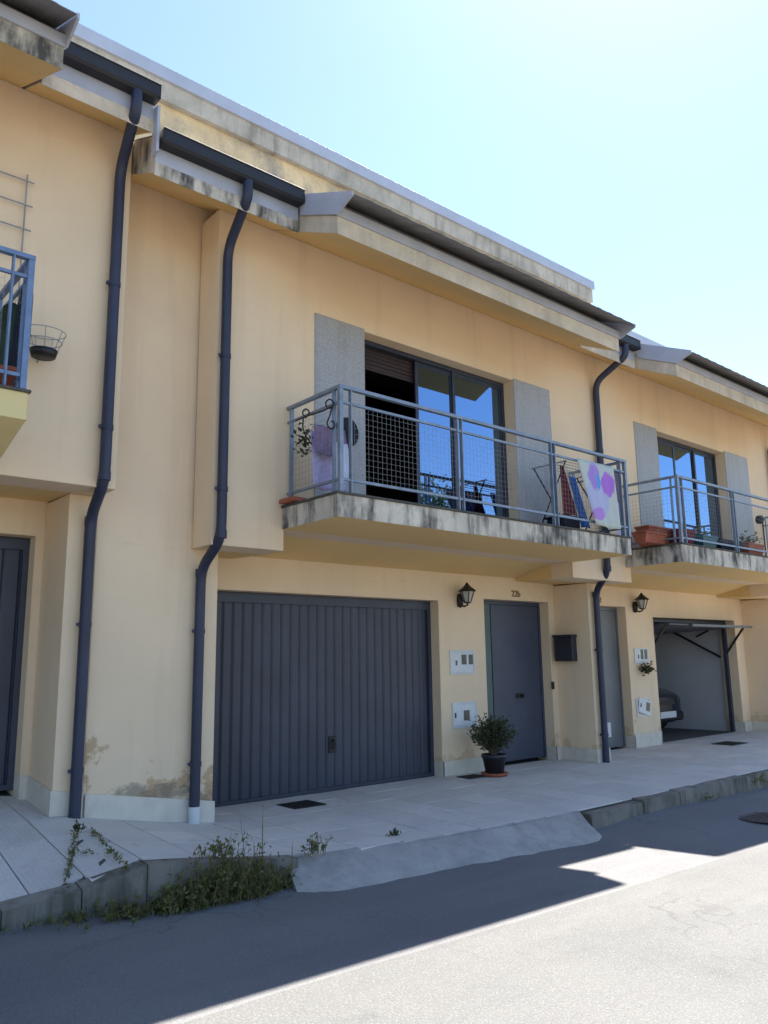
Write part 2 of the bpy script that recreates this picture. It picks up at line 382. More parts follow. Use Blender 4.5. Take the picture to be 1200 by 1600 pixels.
# ------------------------------------------------------------------ ground, road, pavement
def grid(x0, x1, nx, y0, y1, ny, zf):
    mb = MB(); vs = []
    for j in range(ny+1):
        for i in range(nx+1):
            x = x0+(x1-x0)*i/nx; y = y0+(y1-y0)*j/ny; vs.append((x, y, zf(x, y)))
    mb.add(vs, [(j*(nx+1)+i, j*(nx+1)+i+1, (j+1)*(nx+1)+i+1, (j+1)*(nx+1)+i) for j in range(ny) for i in range(nx)]); return mb
grid(-400, 400, 8, -400, 400, 8, lambda x, y: zroad(max(-60, min(60, x)))-.16).build('ground', 'earth', kind='structure')
grid(-40, 50, 180, -5.5, 5.6, 74, lambda x, y: zroad(x, y)).build('road', 'asphalt', kind='structure')
rr = random.Random(3)
mb = MB(); n = 240; ed = []
yy = 3.27
for i in range(n+1):
    x = -30+70*i/n; yy += rr.uniform(-.012, .012)+(3.27-yy)*.15; ed.append((x, yy))
mb.add([(x, -5.4, zroad(x)+.006) for x, y in ed]+[(x, y, zroad(x)+.006) for x, y in ed]+[(x, y+.006, zroad(x)-.002) for x, y in ed],
       [(i, i+1, n+1+i+1, n+1+i) for i in range(n)]+[(n+1+i, n+2+i, 2*n+3+i, 2*n+2+i) for i in range(n)])
mb.build('road_overlay', 'asphalt_new', kind='structure')
# pavement bed (mortar) with tiles and kerb stones on it
pav = grid(-4, 22, 130, 0, 1, 14, lambda x, y: 0)
pav.v = [(x, kerb_y(x)+.1+(8.2-kerb_y(x)-.1)*y, zpav(x, kerb_y(x)+.1+(8.2-kerb_y(x)-.1)*y)-.012) for x, y, z in pav.v]
pavement = pav.build('pavement', 'mortar', kind='structure')
TX, TY, J = .40, .40, .006
def put_tile(mat, x0, x1, y0, y1):
    j, c, dz = .004, .0014, rr.uniform(-.0015, .0015)
    P = lambda x, y, d: (x, y, zpav(x, y)+dz-d)
    ring = lambda e, d: [P(x0+e, y0+e, d), P(x1-e, y0+e, d), P(x1-e, y1-e, d), P(x0+e, y1-e, d)]
    MB().add(ring(j, .03)+ring(j, c)+ring(j+c, 0), [(3, 2, 1, 0), (8, 9, 10, 11)]+[(r*4+k, r*4+(k+1) % 4, r*4+4+(k+1) % 4, r*4+4+k) for r in (0, 1) for k in range(4)]).build('paving_tile', mat, pavement, normals=False)
def tile_col(x0, x1, mat, ytop):
    y1 = ytop; ke = kerb_y((x0+x1)/2)+.125
    while y1 > ke+.05:
        y0 = y1-TY
        if y0 < ke+.06: y0 = ke
        put_tile(mat, x0, x1, y0, y1); y1 = y0
x = .44
while x < 2.2: tile_col(x, x+.30, 'tile_rib', 7.02); x += .30
while x < 15: tile_col(x, x+TX, 'tile', 7.02 if x > 3.4 else 6.62); x += TX
# kerb stones
def kerb_run(x0, x1, L, jit=.002):
    x = x0
    while x < x1-.05:
        jy, jz = rr.uniform(-jit, jit), rr.uniform(-jit*1.6, 0)
        xe = min(x+L*rr.uniform(.6, 1.3), x1); g = .0035; vs = []
        for zz in (0, 1):
            for xx, k in ((x+g, 0), (xe-g, 0), (xe-g, 1), (x+g, 1)):
                yb = kerb_y(xx)+(.13 if k else 0); vs.append((xx, yb+(.012 if zz and not k else 0)+(0 if k else jy+rr.uniform(-jit, jit)), (zpav(xx, yb)+.004+jz+rr.uniform(-jit, .004)) if zz else zroad(xx)-.12))
        MB().hexa(vs).build('kerb_stone', 'kerb', pavement); x = xe
kerb_run(-3.9, 1.45, .8); kerb_run(1.45, 3.3, .45); kerb_run(6.3, 20, .42, .012)
# dropped-kerb mortar ramp in front of the middle garage
top_px = [(3.28, None), (3.6, None), (4.1, None), (4.6, None), (5.1, None), (5.6, None), (6.0, None), (6.3, None)]
bot = [onF(x, y, zroad) for x, y in ((462, 1393), (520, 1394), (600, 1379), (693, 1360), (760, 1347), (830, 1334), (893, 1323), (953, 1310))]
mb = MB(); A = []; Bq = []; Cq = []; D = []; NS = 28
for k in range(NS+1):
    u = k/NS*7; i = min(int(u), 6); f = u-i
    xt = top_px[i][0]*(1-f)+top_px[i+1][0]*f; b = bot[i].lerp(bot[i+1], f)
    yt = kerb_y(xt)+.125; yb = min(b.y, kerb_y(xt)-.06)+rr.uniform(-.02, .02)+(.07*((u-6.6)/.4)**2 if u > 6.6 else 0); zt = zpav(xt, yt)-.001
    A.append((xt, yt, zt)); ym = yt*.55+yb*.45
    Bq.append(((xt+b.x)/2, ym, zt*.5+zroad(xt)*.5+rr.uniform(-.006, .006))); Cq.append((b.x, yb, zroad(b.x)+.004)); D.append((b.x, yb-.012, zroad(b.x)-.02))
vs = A+Bq+Cq+D; q = NS+1
mb.add(vs, [(r*q+i, r*q+i+1, (r+1)*q+i+1, (r+1)*q+i) for r in range(3) for i in range(NS)], 0, True)
for i in (0, NS): mb.add([A[i], Bq[i], Cq[i], D[i], (A[i][0], A[i][1], 0)], [(0, 1, 2, 3, 4)])
mb.build('pavement_ramp', 'ramp', kind='structure')

# ------------------------------------------------------------------ houses
YU, YR, YL, YG = 5.97, 6.33, 6.90, 7.06          # upper wall, pilaster/recess wall, ground-floor wall, door plane
YB = 5.136                                       # balcony front
def roofz(y, dz): return 5.20+.48*(y-4.96)+dz     # underside of the roof slab
def wall_cells(name, mat, par, y0, y1, rects, holes=()):
    """one welded wall slab: union of (x0,x1,z0,z1) rects minus holes, no inner faces"""
    xs = sorted({v for r in list(rects)+list(holes) for v in r[:2]}); zs = sorted({v for r in list(rects)+list(holes) for v in r[2:]})
    ins = lambda i, j, L: any(r[0] <= (xs[i]+xs[i+1])/2 <= r[1] and r[2] <= (zs[j]+zs[j+1])/2 <= r[3] for r in L)
    nx, nz = len(xs)-1, len(zs)-1
    S = [[0 <= i < nx and 0 <= j < nz and ins(i, j, rects) and not ins(i, j, holes) for j in range(-1, nz+1)] for i in range(-1, nx+1)]
    idx = {}; V = []; F = []
    def v(i, j, k):
        if (i, j, k) not in idx: idx[(i, j, k)] = len(V); V.append((xs[i], (y0, y1)[k], zs[j]))
        return idx[(i, j, k)]
    for i in range(nx):
        for j in range(nz):
            if not S[i+1][j+1]: continue
            F.append((v(i, j, 0), v(i+1, j, 0), v(i+1, j+1, 0), v(i, j+1, 0))); F.append((v(i, j+1, 1), v(i+1, j+1, 1), v(i+1, j, 1), v(i, j, 1)))
            if not S[i][j+1]: F.append((v(i, j, 0), v(i, j+1, 0), v(i, j+1, 1), v(i, j, 1)))
            if not S[i+2][j+1]: F.append((v(i+1, j, 1), v(i+1, j+1, 1), v(i+1, j+1, 0), v(i+1, j, 0)))
            if not S[i+1][j]: F.append((v(i, j, 1), v(i+1, j, 1), v(i+1, j, 0), v(i, j, 0)))
            if not S[i+1][j+2]: F.append((v(i, j+1, 0), v(i+1, j+1, 0), v(i+1, j+1, 1), v(i, j+1, 1)))
    return MB().add(V, F).build(name, mat, par)
def tube_bend(pts, r=.05, k=5):
    """polyline with rounded corners"""
    P = [Vector(p) for p in pts]; out = [P[0]]
    for i in range(1, len(P)-1):
        a = (P[i-1]-P[i]); b = (P[i+1]-P[i]); d = min(.14, a.length*.45, b.length*.45)
        p0 = P[i]+a.normalized()*d; p1 = P[i]+b.normalized()*d
        for j in range(k+1):
            t = j/k; out.append((1-t)**2*p0+2*t*(1-t)*P[i]+t*t*p1)
    return out+[P[-1]]
def downpipe(par, top, up, low, z1, z0, zjog, mat='pipe', shoe=False):
    """gutter outlet -> upper wall -> ground-floor pilaster"""
    ztop, zb = top[2], top[2]-.30
    pts = [top, (top[0], top[1], ztop-.16), (up[0], up[1], ztop-.42), (up[0], up[1], zjog+.12), (low[0], low[1], zjog-.10), (low[0], low[1], z0)]
    o = MB().tube(tube_bend(pts), .044, 14).build('downpipe', mat, par)
    for (px, py), zs in ((up, (zjog+.55, zjog+1.75)), (low, (z0+.35, z0+1.45))):
        for z in zs:
            b = MB(); b.tube([(px, py, z-.02), (px, py, z+.02)], .049, 14); b.box(px-.066, px-.042, py-.012, py+.012, z-.012, z+.012)
            b.box(px-.02, px+.02, py+.045, py+.075, z-.012, z+.012)
            b.build('bracket', mat, o)
    for z in (zjog+.16, zjog-.14):
        px, py = (up if z > zjog else low); MB().tube([(px, py, z-.035), (px, py, z+.035)], .0475, 14).build('sleeve', mat, o)
    if shoe: MB().tube([(low[0], low[1], z0-.13), (low[0], low[1], z0+.01)], .049, 14).build('pipe_shoe', 'white_box', o)
    return o
def railing(par, x0, x1, zt, posts, mat, left=True, right=True, ylow=.82):
    """balcony railing: rails as the part, posts and wire mesh as its pieces"""
    zm, zl, zf = zt-.14, zt-ylow, zt-.94
    r = MB()
    r.box(x0-.02, x1+.02, YB+.01, YB+.055, zt-.018, zt+.012)
    for z, h in ((zm, .011), (zl, .012)):
        r.box(x0+.02, x1-.02, YB+.022, YB+.044, z-h, z+h)
    for k, xs in ((left, x0), (right, x1)):
        if not k: continue
        r.box(xs-.02, xs+.02, YB+.055, YU, zt-.017, zt+.011)
        for z in (zm, zl): r.box(xs-.010, xs+.010, YB+.055, YU, z-.011, z+.011)
    ro = r.build('railing', mat, par)
    def post(x, y, dx, dy):
        MB().box(x-dx, x+dx, y-dy, y+dy, zf, zt-.018).build('post', mat, ro)
    for px in posts:
        for s in (-.032, .032): post(px+s, YB+.033, .006, .019)
    for k, xs, sg in ((left, x0, 1), (right, x1, -1)):
        if not k: continue
        post(xs+sg*.0, YB+.033, .019, .019); post(xs+sg*.11, YB+.033, .006, .019); post(xs, YB+.12, .019, .006); post(xs, YU-.06, .019, .008)
    # welded wire mesh
    xs = sorted([x0+.11 if left else x0]+list(posts)+[x1-.11 if right else x1])
    for a, b in zip(xs, xs[1:]):
        wm = MB(); a += .045; b -= .045; nx = max(2, round((b-a)/.052)); nz = round((zm-zl)/.052); y = YB+.033
        for i in range(nx+1): wm.tube([(a+(b-a)*i/nx, y, zl), (a+(b-a)*i/nx, y, zm)], 0.0012, 4, cap=False)
        for i in range(nz+1): wm.tube([(a, y-.002, zl+(zm-zl)*i/nz), (b, y-.002, zl+(zm-zl)*i/nz)], 0.0012, 4, cap=False)
        wm.build('wire_mesh', 'wire', ro, normals=False)
    for k, xx in ((left, x0), (right, x1)):
        if not k: continue
        wm = MB(); ny = 12; a, b = YB+.14, YU-.08; nz = round((zm-zl)/.052)
        for i in range(ny+1): wm.tube([(xx, a+(b-a)*i/ny, zl), (xx, a+(b-a)*i/ny, zm)], 0.0012, 4, cap=False)
        for i in range(nz+1): wm.tube([(xx, a, zl+(zm-zl)*i/nz), (xx, b, zl+(zm-zl)*i/nz)], 0.0012, 4, cap=False)
        wm.build('wire_mesh', 'wire', ro, normals=False)
    return ro
def corr_sheet(par, x0, x1, y0, y1, dz):
    """trapezoid-ribbed roof sheet following the slope"""
    zf = lambda y: 5.45+.45*(y-4.71)+dz
    prof = []; x = x0; p = .21
    while x < x1-.01:
        for dx, h in ((0, 0), (.10, 0), (.125, .005), (.185, .005)):
            if x+dx < x1: prof.append((x+dx, h))
        x += p
    prof.append((x1, 0)); n = len(prof)
    vs = [(px, y, zf(y)+h+o) for o in (0, .006) for y in (y0, y1) for px, h in prof]
    fs = []
    for i in range(n-1):
        fs += [(i, n+i, n+i+1, i+1), (2*n+i, 2*n+i+1, 3*n+i+1, 3*n+i), (i, i+1, 2*n+i+1, 2*n+i), (n+i, 3*n+i, 3*n+i+1, n+i+1)]
    fs += [(0, 2*n, 3*n, n), (n-1, 2*n-1, 4*n-1, 3*n-1)]
    return MB().add(vs, fs).build('roof_sheet', 'sheet', par)
def under(o):
    for p in o.data.polygons:
        if p.normal.z < -.5: p.material_index = 1
def canopy(roof, x0, x1, dz, edge='concrete_mild'):
    yA = 4.96
    o = MB().prism([(yA, roofz(yA, dz)), (yA, roofz(yA, dz)+.17), (YR-.05, roofz(YR-.05, dz)+.17), (YR-.05, roofz(YR-.05, dz))], x0, x1).build('eave_slab', [edge, 'soffit'], roof); under(o)
    MB().box(x0-.012, x1+.012, yA-.018, yA-.002, roofz(yA, dz)+.165, 5.455+dz).build('metal_trim', 'trim', roof)
    zs = lambda y: 5.445+.45*(y-4.71)+dz
    for xa in (x0, x1):
        s = -1 if xa == x0 else 1
        a, b = sorted((xa+s*.003, xa+s*.02))
        MB().prism([(yA-.02, roofz(yA, dz)+.165), (4.73, zs(4.73)-.012), (4.73, zs(4.73)+.03), (5.50, zs(5.50)+.03), (5.50, roofz(5.50, dz)+.16)], a, b).build('end_trim', 'trim', roof)
    MB().prism([(5.12, roofz(5.12, dz)+.171), (5.12, zs(5.12)-.012), (6.4, zs(6.4)-.012), (6.4, roofz(6.4, dz)+.171)], x0+.01, x1-.01).build('roof_filler', 'sheet', roof)
    corr_sheet(roof, x0+.005, x1-.005, 4.71, 7.96, dz)
def eave_gutter(roof, house, x0, x1, dz, edge='concrete'):
    yA = 5.52
    zs = lambda y: 5.445+.45*(y-4.71)+dz
    under(MB().prism([(yA, roofz(yA, dz)-.02), (yA, roofz(yA, dz)+.10), (yA+.023, roofz(yA, dz)+.11), (yA+.023, zs(yA+.023)-.012), (YR+.2, zs(YR+.2)-.012), (YR+.2, roofz(YR+.2, dz)), (yA+.05, roofz(yA+.05, dz))], x0, x1).build('eave_slab', [edge, 'soffit'], roof))
    MB().box(x0+.002, x1-.002, yA+.002, yA+.022, roofz(yA, dz)+.10, roofz(yA, dz)+.32).build('metal_trim', 'trim', roof)
    corr_sheet(roof, x0+.01, x1-.01, 5.50, 7.96, dz)
    g = MB(); y0, y1, z0, z1 = yA-.115, yA-.003, 5.695+dz, 5.815+dz
    g.prism([(y0, z1), (y0, z0+.02), (y0+.02, z0), (y1, z0), (y1, z1), (y1-.006, z1), (y1-.006, z0+.008), (y0+.024, z0+.008), (y0+.008, z0+.024), (y0+.008, z1)], x0+.015, x1-.015)
    g.box(x0+.012, x0+.018, y0, y1, z0, z1); g.box(x1-.018, x1-.012, y0, y1, z0, z1)
    g.tube([(x0+.012, y0, z1), (x1-.012, y0, z1)], .009, 6, 0)
    return g.build('gutter', 'gutter', house)
def sliding_window(par, x0, x1, z0, z1, mull, open_left, y=6.12):
    f = MB(); t = .05
    f.box(x0, x0+t, y, y+.07, z0, z1); f.box(x1-t, x1, y, y+.07, z0, z1); f.box(x0+t, x1-t, y, y+.07, z1-t, z1); f.box(x0+t, x1-t, y, y+.07, z0, z0+t)
    fo = f.build('window', 'alu', par)
    xs = [x0+t]+mull+[x1-t]
    for i, (a, b) in enumerate(zip(xs, xs[1:])):
        if open_left and i == 0: continue
        yo = y+.012+.022*(i % 2); w = .042; s = MB()
        s.box(a-.01, a-.01+w, yo, yo+.022, z0+t, z1-t); s.box(b+.01-w, b+.01, yo, yo+.022, z0+t, z1-t)
        s.box(a-.01+w, b+.01-w, yo, yo+.022, z1-t-w, z1-t); s.box(a-.01+w, b+.01-w, yo, yo+.022, z0+t, z0+t+w)
        so_ = s.build('sash', 'alu', fo)
        B('pane', 'glass', fo, (a-.01+w, b+.01-w, yo+.008, yo+.012, z0+t+w, z1-t-w))
    return fo
def room(par, x0, x1, y0, y1, z0, z1, mat='room', floor=None, name='room'):
    t = .05; m = MB()
    m.box(x0-t, x0, y0, y1, z0, z1); m.box(x1, x1+t, y0, y1, z0, z1); m.box(x0-t, x1+t, y1, y1+t, z0, z1)
    m.box(x0-t, x1+t, y0, y1+t, z1, z1+t); m.box(x0-t, x1+t, y0, y1+t, z0-t, z0, 1)
    return m.build(name, [mat, floor or mat], par)
def garage_door(par, x0, x1, z0, z1, n, handle=True):
    f = MB(); f.box(x0, x0+.05, YG-.02, YG+.04, z0, z1); f.box(x1-.05, x1, YG-.02, YG+.04, z0, z1); f.box(x0+.05, x1-.05, YG-.02, YG+.04, z1-.10, z1); f.box(x0+.05, x1-.05, YG+.02, YG+.04, z0, z1-.10)
    f.box(x0+.05, x1-.05, YG-.012, YG+.02, z0+.005, z0+.045)
    g = f.build('garage_door', 'garage', par)
    wd = (x1-x0-.104)/n
    sm = None
    for i in range(n):
        a = x0+.052+wd*i
        if sm is None:
            m = MB(); m.add([(0, 0, 0), (.016, -.012, 0), (wd-.022, -.012, 0), (wd-.006, 0, 0), (0, 0, 1), (.016, -.012, 1), (wd-.022, -.012, 1), (wd-.006, 0, 1)],
                            [(0, 1, 5, 4), (1, 2, 6, 5), (2, 3, 7, 6), (0, 3, 2, 1), (4, 5, 6, 7), (0, 4, 7, 3)])
            o = m.build('slat', 'garage', g); sm = o.data
        else:
            o = bpy.data.objects.new('slat', sm); COL.objects.link(o); o.parent = g
        o.location = (a, YG+.018, z0+.046); o.scale = (1, 1, z1-.101-z0-.046)
    if handle:
        h = onY(519, 1163, YG); m = MB(); m.bbox(h.x-.05, h.x+.05, YG-.012, YG+.0, h.z-.085, h.z+.085, .005); m.tube([(h.x-.0, YG-.045, h.z-.05), (h.x, YG-.045, h.z+.05)], .012, 8)
        m.tube([(h.x, YG-.01, h.z+.045), (h.x, YG-.045, h.z+.045)], .01, 6)
        m.build('handle', 'dark', g)
    return g
def text_obj(txt, name, mat, loc, size, parent):
    cu = bpy.data.curves.new(name, 'FONT'); cu.body = txt; cu.size = size; cu.extrude = .004; cu.bevel_depth = .0008
    o = bpy.data.objects.new(name, cu); COL.objects.link(o)
    dg = bpy.context.evaluated_depsgraph_get(); me = bpy.data.meshes.new_from_object(o.evaluated_get(dg)); bpy.data.objects.remove(o)
    me.materials.clear(); me.materials.append(M[mat])
    o = bpy.data.objects.new(name, me); COL.objects.link(o); o.location = loc; o.rotation_euler = (math.pi/2, 0, 0); o.parent = parent; return o
def plinth_run(par, x0, x1, y, zf=zpav, h=.17, d=.016, side=None, ydepth=None):
    vs = [(x0, y-d, zf(x0, y)-.05), (x1, y-d, zf(x1, y)-.05), (x1, y-.001, zf(x1, y)-.05), (x0, y-.001, zf(x0, y)-.05),
          (x0, y-d, zf(x0, y)+h), (x1, y-d, zf(x1, y)+h), (x1, y-.001, zf(x1, y)+h), (x0, y-.001, zf(x0, y)+h)]
    MB().hexa(vs).build('plinth', 'plinth', par)
def plinth_side(par, x, y0, y1, zf=zpav, h=.17, d=.016):
    z0, z1 = zf(x, y0), zf(x, y1)
    MB().hexa([(x-d, y0-d, z0-.05), (x-.001, y0-d, z0-.05), (x-.001, y1, z1-.05), (x-d, y1, z1-.05), (x-d, y0-d, z0+h), (x-.001, y0-d, z0+h), (x-.001, y1, z1+h), (x-d, y1, z1+h)]).build('plinth', 'plinth', par)

# ---------------- middle house
H2 = thing('terraced_house', 'middle cream house with closed slatted garage door and laundry on its balcony', 'house', (6, 6.9, 0), 'terraced houses')
H1 = thing('terraced_house', 'cream house cut off by the left edge, standing higher than its neighbours', 'house', (0, 6.9, 0), 'terraced houses')
H3 = thing('terraced_house', 'cream house on the right with its garage door tilted open', 'house', (12, 6.9, 0), 'terraced houses')
for h in (H1, H2, H3): h.location = (0, 0, 0)
G0, G1, GZ = 3.66, 6.79, 2.29
D0, D1, DZ = 7.61, 8.93, 2.345
wall_cells('ground_floor_wall', 'plaster_base', H2, YL, YG+.14, [(3.47, 9.32, .1, 2.66)], [(G0, G1, .1, GZ), (D0, D1, .1, DZ)])
B('recessed_wall', 'plaster_damp', H2, (2.36, 3.47, YR, YG+.14, .05, 2.575), (2.36, 3.42, YR, YR+.25, 2.575, roofz(YR, 0)+.06))
B('pilaster', 'plaster_base', H2, (9.06, 9.32, YR, YL, .05, 2.575))
WX0, WX1, WZ0, WZ1 = 4.90, 7.26, 3.0, 4.95
up = MB(); yb = YU+.33; TOP = roofz(YU, 0)-.001
wall_cells('upper_wall', 'plaster', H2, YU, yb, [(3.2, 9.05, 2.775, TOP), (3.2, 3.93, 2.575, 2.775), (8.26, 9.05, 2.575, 2.775)], [(WX0, WX1, WZ0, WZ1)])
sf = MB(); sf.prism([(YU+.33, 2.575), (YL, 2.60), (YL, 2.82), (YU+.33, 2.82)], 3.2, 3.93); sf.prism([(YU+.33, 2.575), (YL, 2.60), (YL, 2.82), (YU+.33, 2.82)], 8.26, 9.05)
sf.prism([(YU+.33, 2.7745), (YL, 2.64), (YL, 2.80), (YU+.33, 2.80)], 3.932, 8.258); sf.build('porch_soffit', 'soffit', H2)
for a, b in ((4.27, 4.898), (7.262, 7.97)): MB().bbox(a, b, YU-.012, YU+.02, 2.985, 4.975, .004).build('granite_panel', 'granite', H2)
B('window_reveal', 'plaster', H2, (WX0, WX1, yb, yb+.02, 4.95, 5.0))
W2 = sliding_window(H2, WX0+.002, WX1-.002, WZ0+.002, WZ1-.002, [5.80, 6.37], True)
SH = B('roller_shutter', 'shutter', H2, (WX0+.004, WX1-.004, 6.20, 6.23, 4.655, 4.68))
for i in range(6): MB().bbox(WX0+.004, WX1-.004, 6.203, 6.221, 4.682+.044*i, 4.724+.044*i, .005).build('slat', 'shutter', SH)
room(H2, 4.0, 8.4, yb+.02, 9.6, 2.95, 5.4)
# balcony
def balcony(par, x0, x1, zb, zt, edge):
    m = MB(); m.box(x0, x1, YB, YU, zb, zt, 0); o = m.build('balcony_slab', [edge, 'soffit'], par)
    for p in o.data.polygons:
        if p.normal.z < -.5: p.material_index = 1
    MB().bbox(x0-.015, x1+.015, YB-.015, YU-.001, zt+.001, zt+.022, .005).build('balcony_floor_tile', 'mortar', o)
    return o
balcony(H2, 3.91, 8.285, 2.77, 2.965, 'concrete')
railing(H2, 3.97, 8.31, 3.925, [5.43, 6.90], 'rail')
garage_door(H2, G0, G1, .225, GZ-.005, 26)
# front door
fd = MB(); fd.box(D0, D0+.05, YG-.01, YG+.05, .26, DZ); fd.box(D1-.04, D1, YG-.01, YG+.05, .26, DZ); fd.box(D0+.05, D1-.04, YG-.01, YG+.05, DZ-.05, DZ)
fd = fd.build('front_door', 'door', H2)
B('side_panel', 'doorside', fd, (D0+.05, D0+.30, YG+.012, YG+.03, .26, DZ-.05))
B('door_leaf', 'door', fd, (D0+.305, D1-.045, YG+.002, YG+.04, .27, DZ-.055))
h = onY(812, 1087, YG); m = MB(); m.bbox(h.x-.07, h.x+.07, YG-.02, YG+.002, h.z-.03, h.z+.03, .004); m.tube([(h.x+.02, YG-.06, h.z), (h.x+.02, YG-.02, h.z)], .02, 10); m.build('handle', 'dark', fd)
n = onY(799, 932, YL); text_obj('22b', 'house_number', 'brown', (n.x, YL-.006, n.z), .12, H2)
# plinths
plinth_run(H2, 2.375, 3.487, YR); plinth_run(H2, G1+.0, D0, YL); plinth_run(H2, D1, 9.044, YL); plinth_side(H2, 9.06, YR, YL-.017); plinth_run(H2, 9.06, 9.336, YR)
plinth_side(H2, D1+.0155, YL, YG-.012); plinth_side(H2, G1+.0155, YL, YG-.025)
# roof of the middle house
R2 = B('roof', 'sheet', H2, (2.4, 9.0, 7.9, 7.97, 6.2, 6.9))
canopy(R2, 3.785, 8.05, 0); eave_gutter(R2, H2, 2.372, 3.765, 0); eave_gutter(R2, H2, 8.075, 9.32, 0, 'concrete_mild')
downpipe(H2, (3.19, 5.455, 5.70), (3.26, 5.905), (3.272, 6.268), 0, zpav(3.27, 6.2)+.13, 2.50, shoe=True)
downpipe(H2, (9.00, 5.455, 5.70), (8.93, 5.905), (9.165, 6.268), 0, zpav(9.1, 6.2), 2.56)
# set-back attic storey above houses
def attic(par, x0, x1, zt, dz=0):
    B('attic_wall', 'attic', par, (x0+.10, x1-.10, 8.08, 13, 5.4, zt-.42))
    B('cornice', 'cornice', par, (x0, x1, 8.0, 13.1, zt-.42, zt-.17)) 
    MB().bbox(x0-.03, x1+.03, 7.96, 13.14, zt-.17, zt, .003).build('coping', 'coping', par)
attic(H2, 2.25, 12.2, 8.62)
# ---------------- left house
d1 = .36
wall_cells('ground_floor_wall', 'plaster', H1, YL, YG+.14, [(-3.5, 2.36, .1, 3.03)], [(-2.6, 2.06, .1, 2.66)])
B('pilaster', 'plaster_base', H1, (2.13, 2.358, YR, YL-.001, .1, 2.94))
ub = MB(); t1 = roofz(YU, d1)-.001
wall_cells('upper_wall', 'plaster', H1, YU, yb, [(-3.5, 2.358, 3.13, t1), (1.45, 2.358, 2.94, 3.13)], [(-1.46, .9, 3.36, 5.31)])
sf = MB(); sf.prism([(yb, 2.94), (YL, 2.96), (YL, 3.18), (yb, 3.18)], 1.45, 2.358); sf.prism([(yb, 3.10), (YL, 3.0), (YL, 3.16), (yb, 3.16)], -3.5, 1.448); sf.prism([(YU, 2.94), (YU, 3.13), (yb, 3.13), (yb, 2.94)], -3.5, -2.9)
sf.build('porch_soffit', 'soffit', H1)
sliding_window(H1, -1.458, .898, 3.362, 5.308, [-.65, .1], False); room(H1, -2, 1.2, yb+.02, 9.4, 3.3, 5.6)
for a, b in ((-2.1, -1.462), (.902, 1.1)): MB().bbox(a, b, YU-.012, YU+.02, 3.35, 5.33, .004).build('granite_panel', 'granite', H1)
o = balcony(H1, -2.95, 1.43, 3.125, 3.305, 'balcony_clean')
MB().prism([(YB+.001, 3.124), (YU, 3.124), (YU, 2.985), (5.64, 2.985)], -2.94, 1.425).build('balcony_corbel', 'balcony_clean', H1)
railing(H1, -2.9, 1.40, 4.245, [-.2, ], 'rail_bluelit')
garage_door(H1, -2.6, 2.06, .60, 2.655, 34, False)
plinth_run(H1, 2.076, 2.12, YL); plinth_side(H1, 2.13, YR, YL-.017); plinth_run(H1, 2.13, 2.358, YR); plinth_side(H1, 2.0755, YL, YG-.025)
R1 = B('roof', 'sheet', H1, (-3.4, 2.3, 7.9, 7.97, 6.5, 7.2))
canopy(R1, -3.5, 1.45, d1, 'concrete'); eave_gutter(R1, H1, 1.475, 2.36, d1, 'concrete_mild')
B('verge_board', 'trim', H1, (2.345, 2.368, 5.45, 5.54, 5.62, 6.03))
downpipe(H1, (2.17, 5.455, 6.06), (2.24, 5.905), (2.285, 6.268), 0, zpav(2.28, 6.2)-.01, 2.86)
attic(H1, -3.5, 2.15, 8.62)
# ---------------- right house
E0, E1, EZ = 11.61, 14.36, 2.20
F0, F1, FZ = 9.72, 10.84, 2.34
wall_cells('ground_floor_wall', 'plaster_base', H3, YL, YG+.14, [(9.322, 14.9, .1, 2.66)], [(F0, F1, .1, FZ), (E0, E1, .1, EZ)])
B('pilaster', 'plaster_base', H3, (14.68, 14.95, YR, YL, .05, 2.575))
V0, V1 = 10.53, 12.62
up = MB()
wall_cells('upper_wall', 'plaster', H3, YU, yb, [(9.052, 15.3, 2.775, TOP), (9.052, 9.58, 2.575, 2.775), (13.8, 15.3, 2.575, 2.775)], [(V0, V1, 3.0, 4.90)])
sf = MB(); sf.prism([(yb, 2.575), (YL, 2.60), (YL, 2.82), (yb, 2.82)], 9.052, 9.58); sf.prism([(yb, 2.575), (YL, 2.60), (YL, 2.82), (yb, 2.82)], 13.8, 15.3)
sf.prism([(yb, 2.7745), (YL, 2.64), (YL, 2.80), (yb, 2.80)], 9.582, 13.798); sf.build('porch_soffit', 'soffit', H3)
for a, b in ((9.92, V0-.002), (V1+.002, 13.44)): MB().bbox(a, b, YU-.012, YU+.02, 3.0, 4.93, .004).build('granite_panel', 'granite', H3)
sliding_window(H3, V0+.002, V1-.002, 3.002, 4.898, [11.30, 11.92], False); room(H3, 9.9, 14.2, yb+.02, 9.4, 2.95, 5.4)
balcony(H3, 9.46, 13.85, 2.775, 3.0, 'concrete')
railing(H3, 9.53, 13.8, 3.915, [11.05, 12.5], 'rail')
fd = MB(); fd.box(F0, F0+.05, YG-.01, YG+.05, .25, FZ); fd.box(F1-.04, F1, YG-.01, YG+.05, .25, FZ); fd.box(F0+.05, F1-.04, YG-.01, YG+.05, FZ-.05, FZ)
fd = fd.build('front_door', 'door_grey', H3); B('door_leaf', 'door_grey', fd, (F0+.055, F1-.045, YG+.002, YG+.04, .255, FZ-.055))
s = onY(951, 1140, YG); B('sticker', 'white_box', fd, (s.x-.05, s.x+.06, YG-.002, YG+.001, s.z-.11, s.z+.10))
n = onY(932, 941, YL); text_obj('22', 'house_number', 'brown', (n.x, YL-.006, n.z), .12, H3)
room(H3, 11.5, 14.42, YG+.141, 12.6, .215, 2.5, 'garage_wall', 'garage_floor', 'garage_interior')
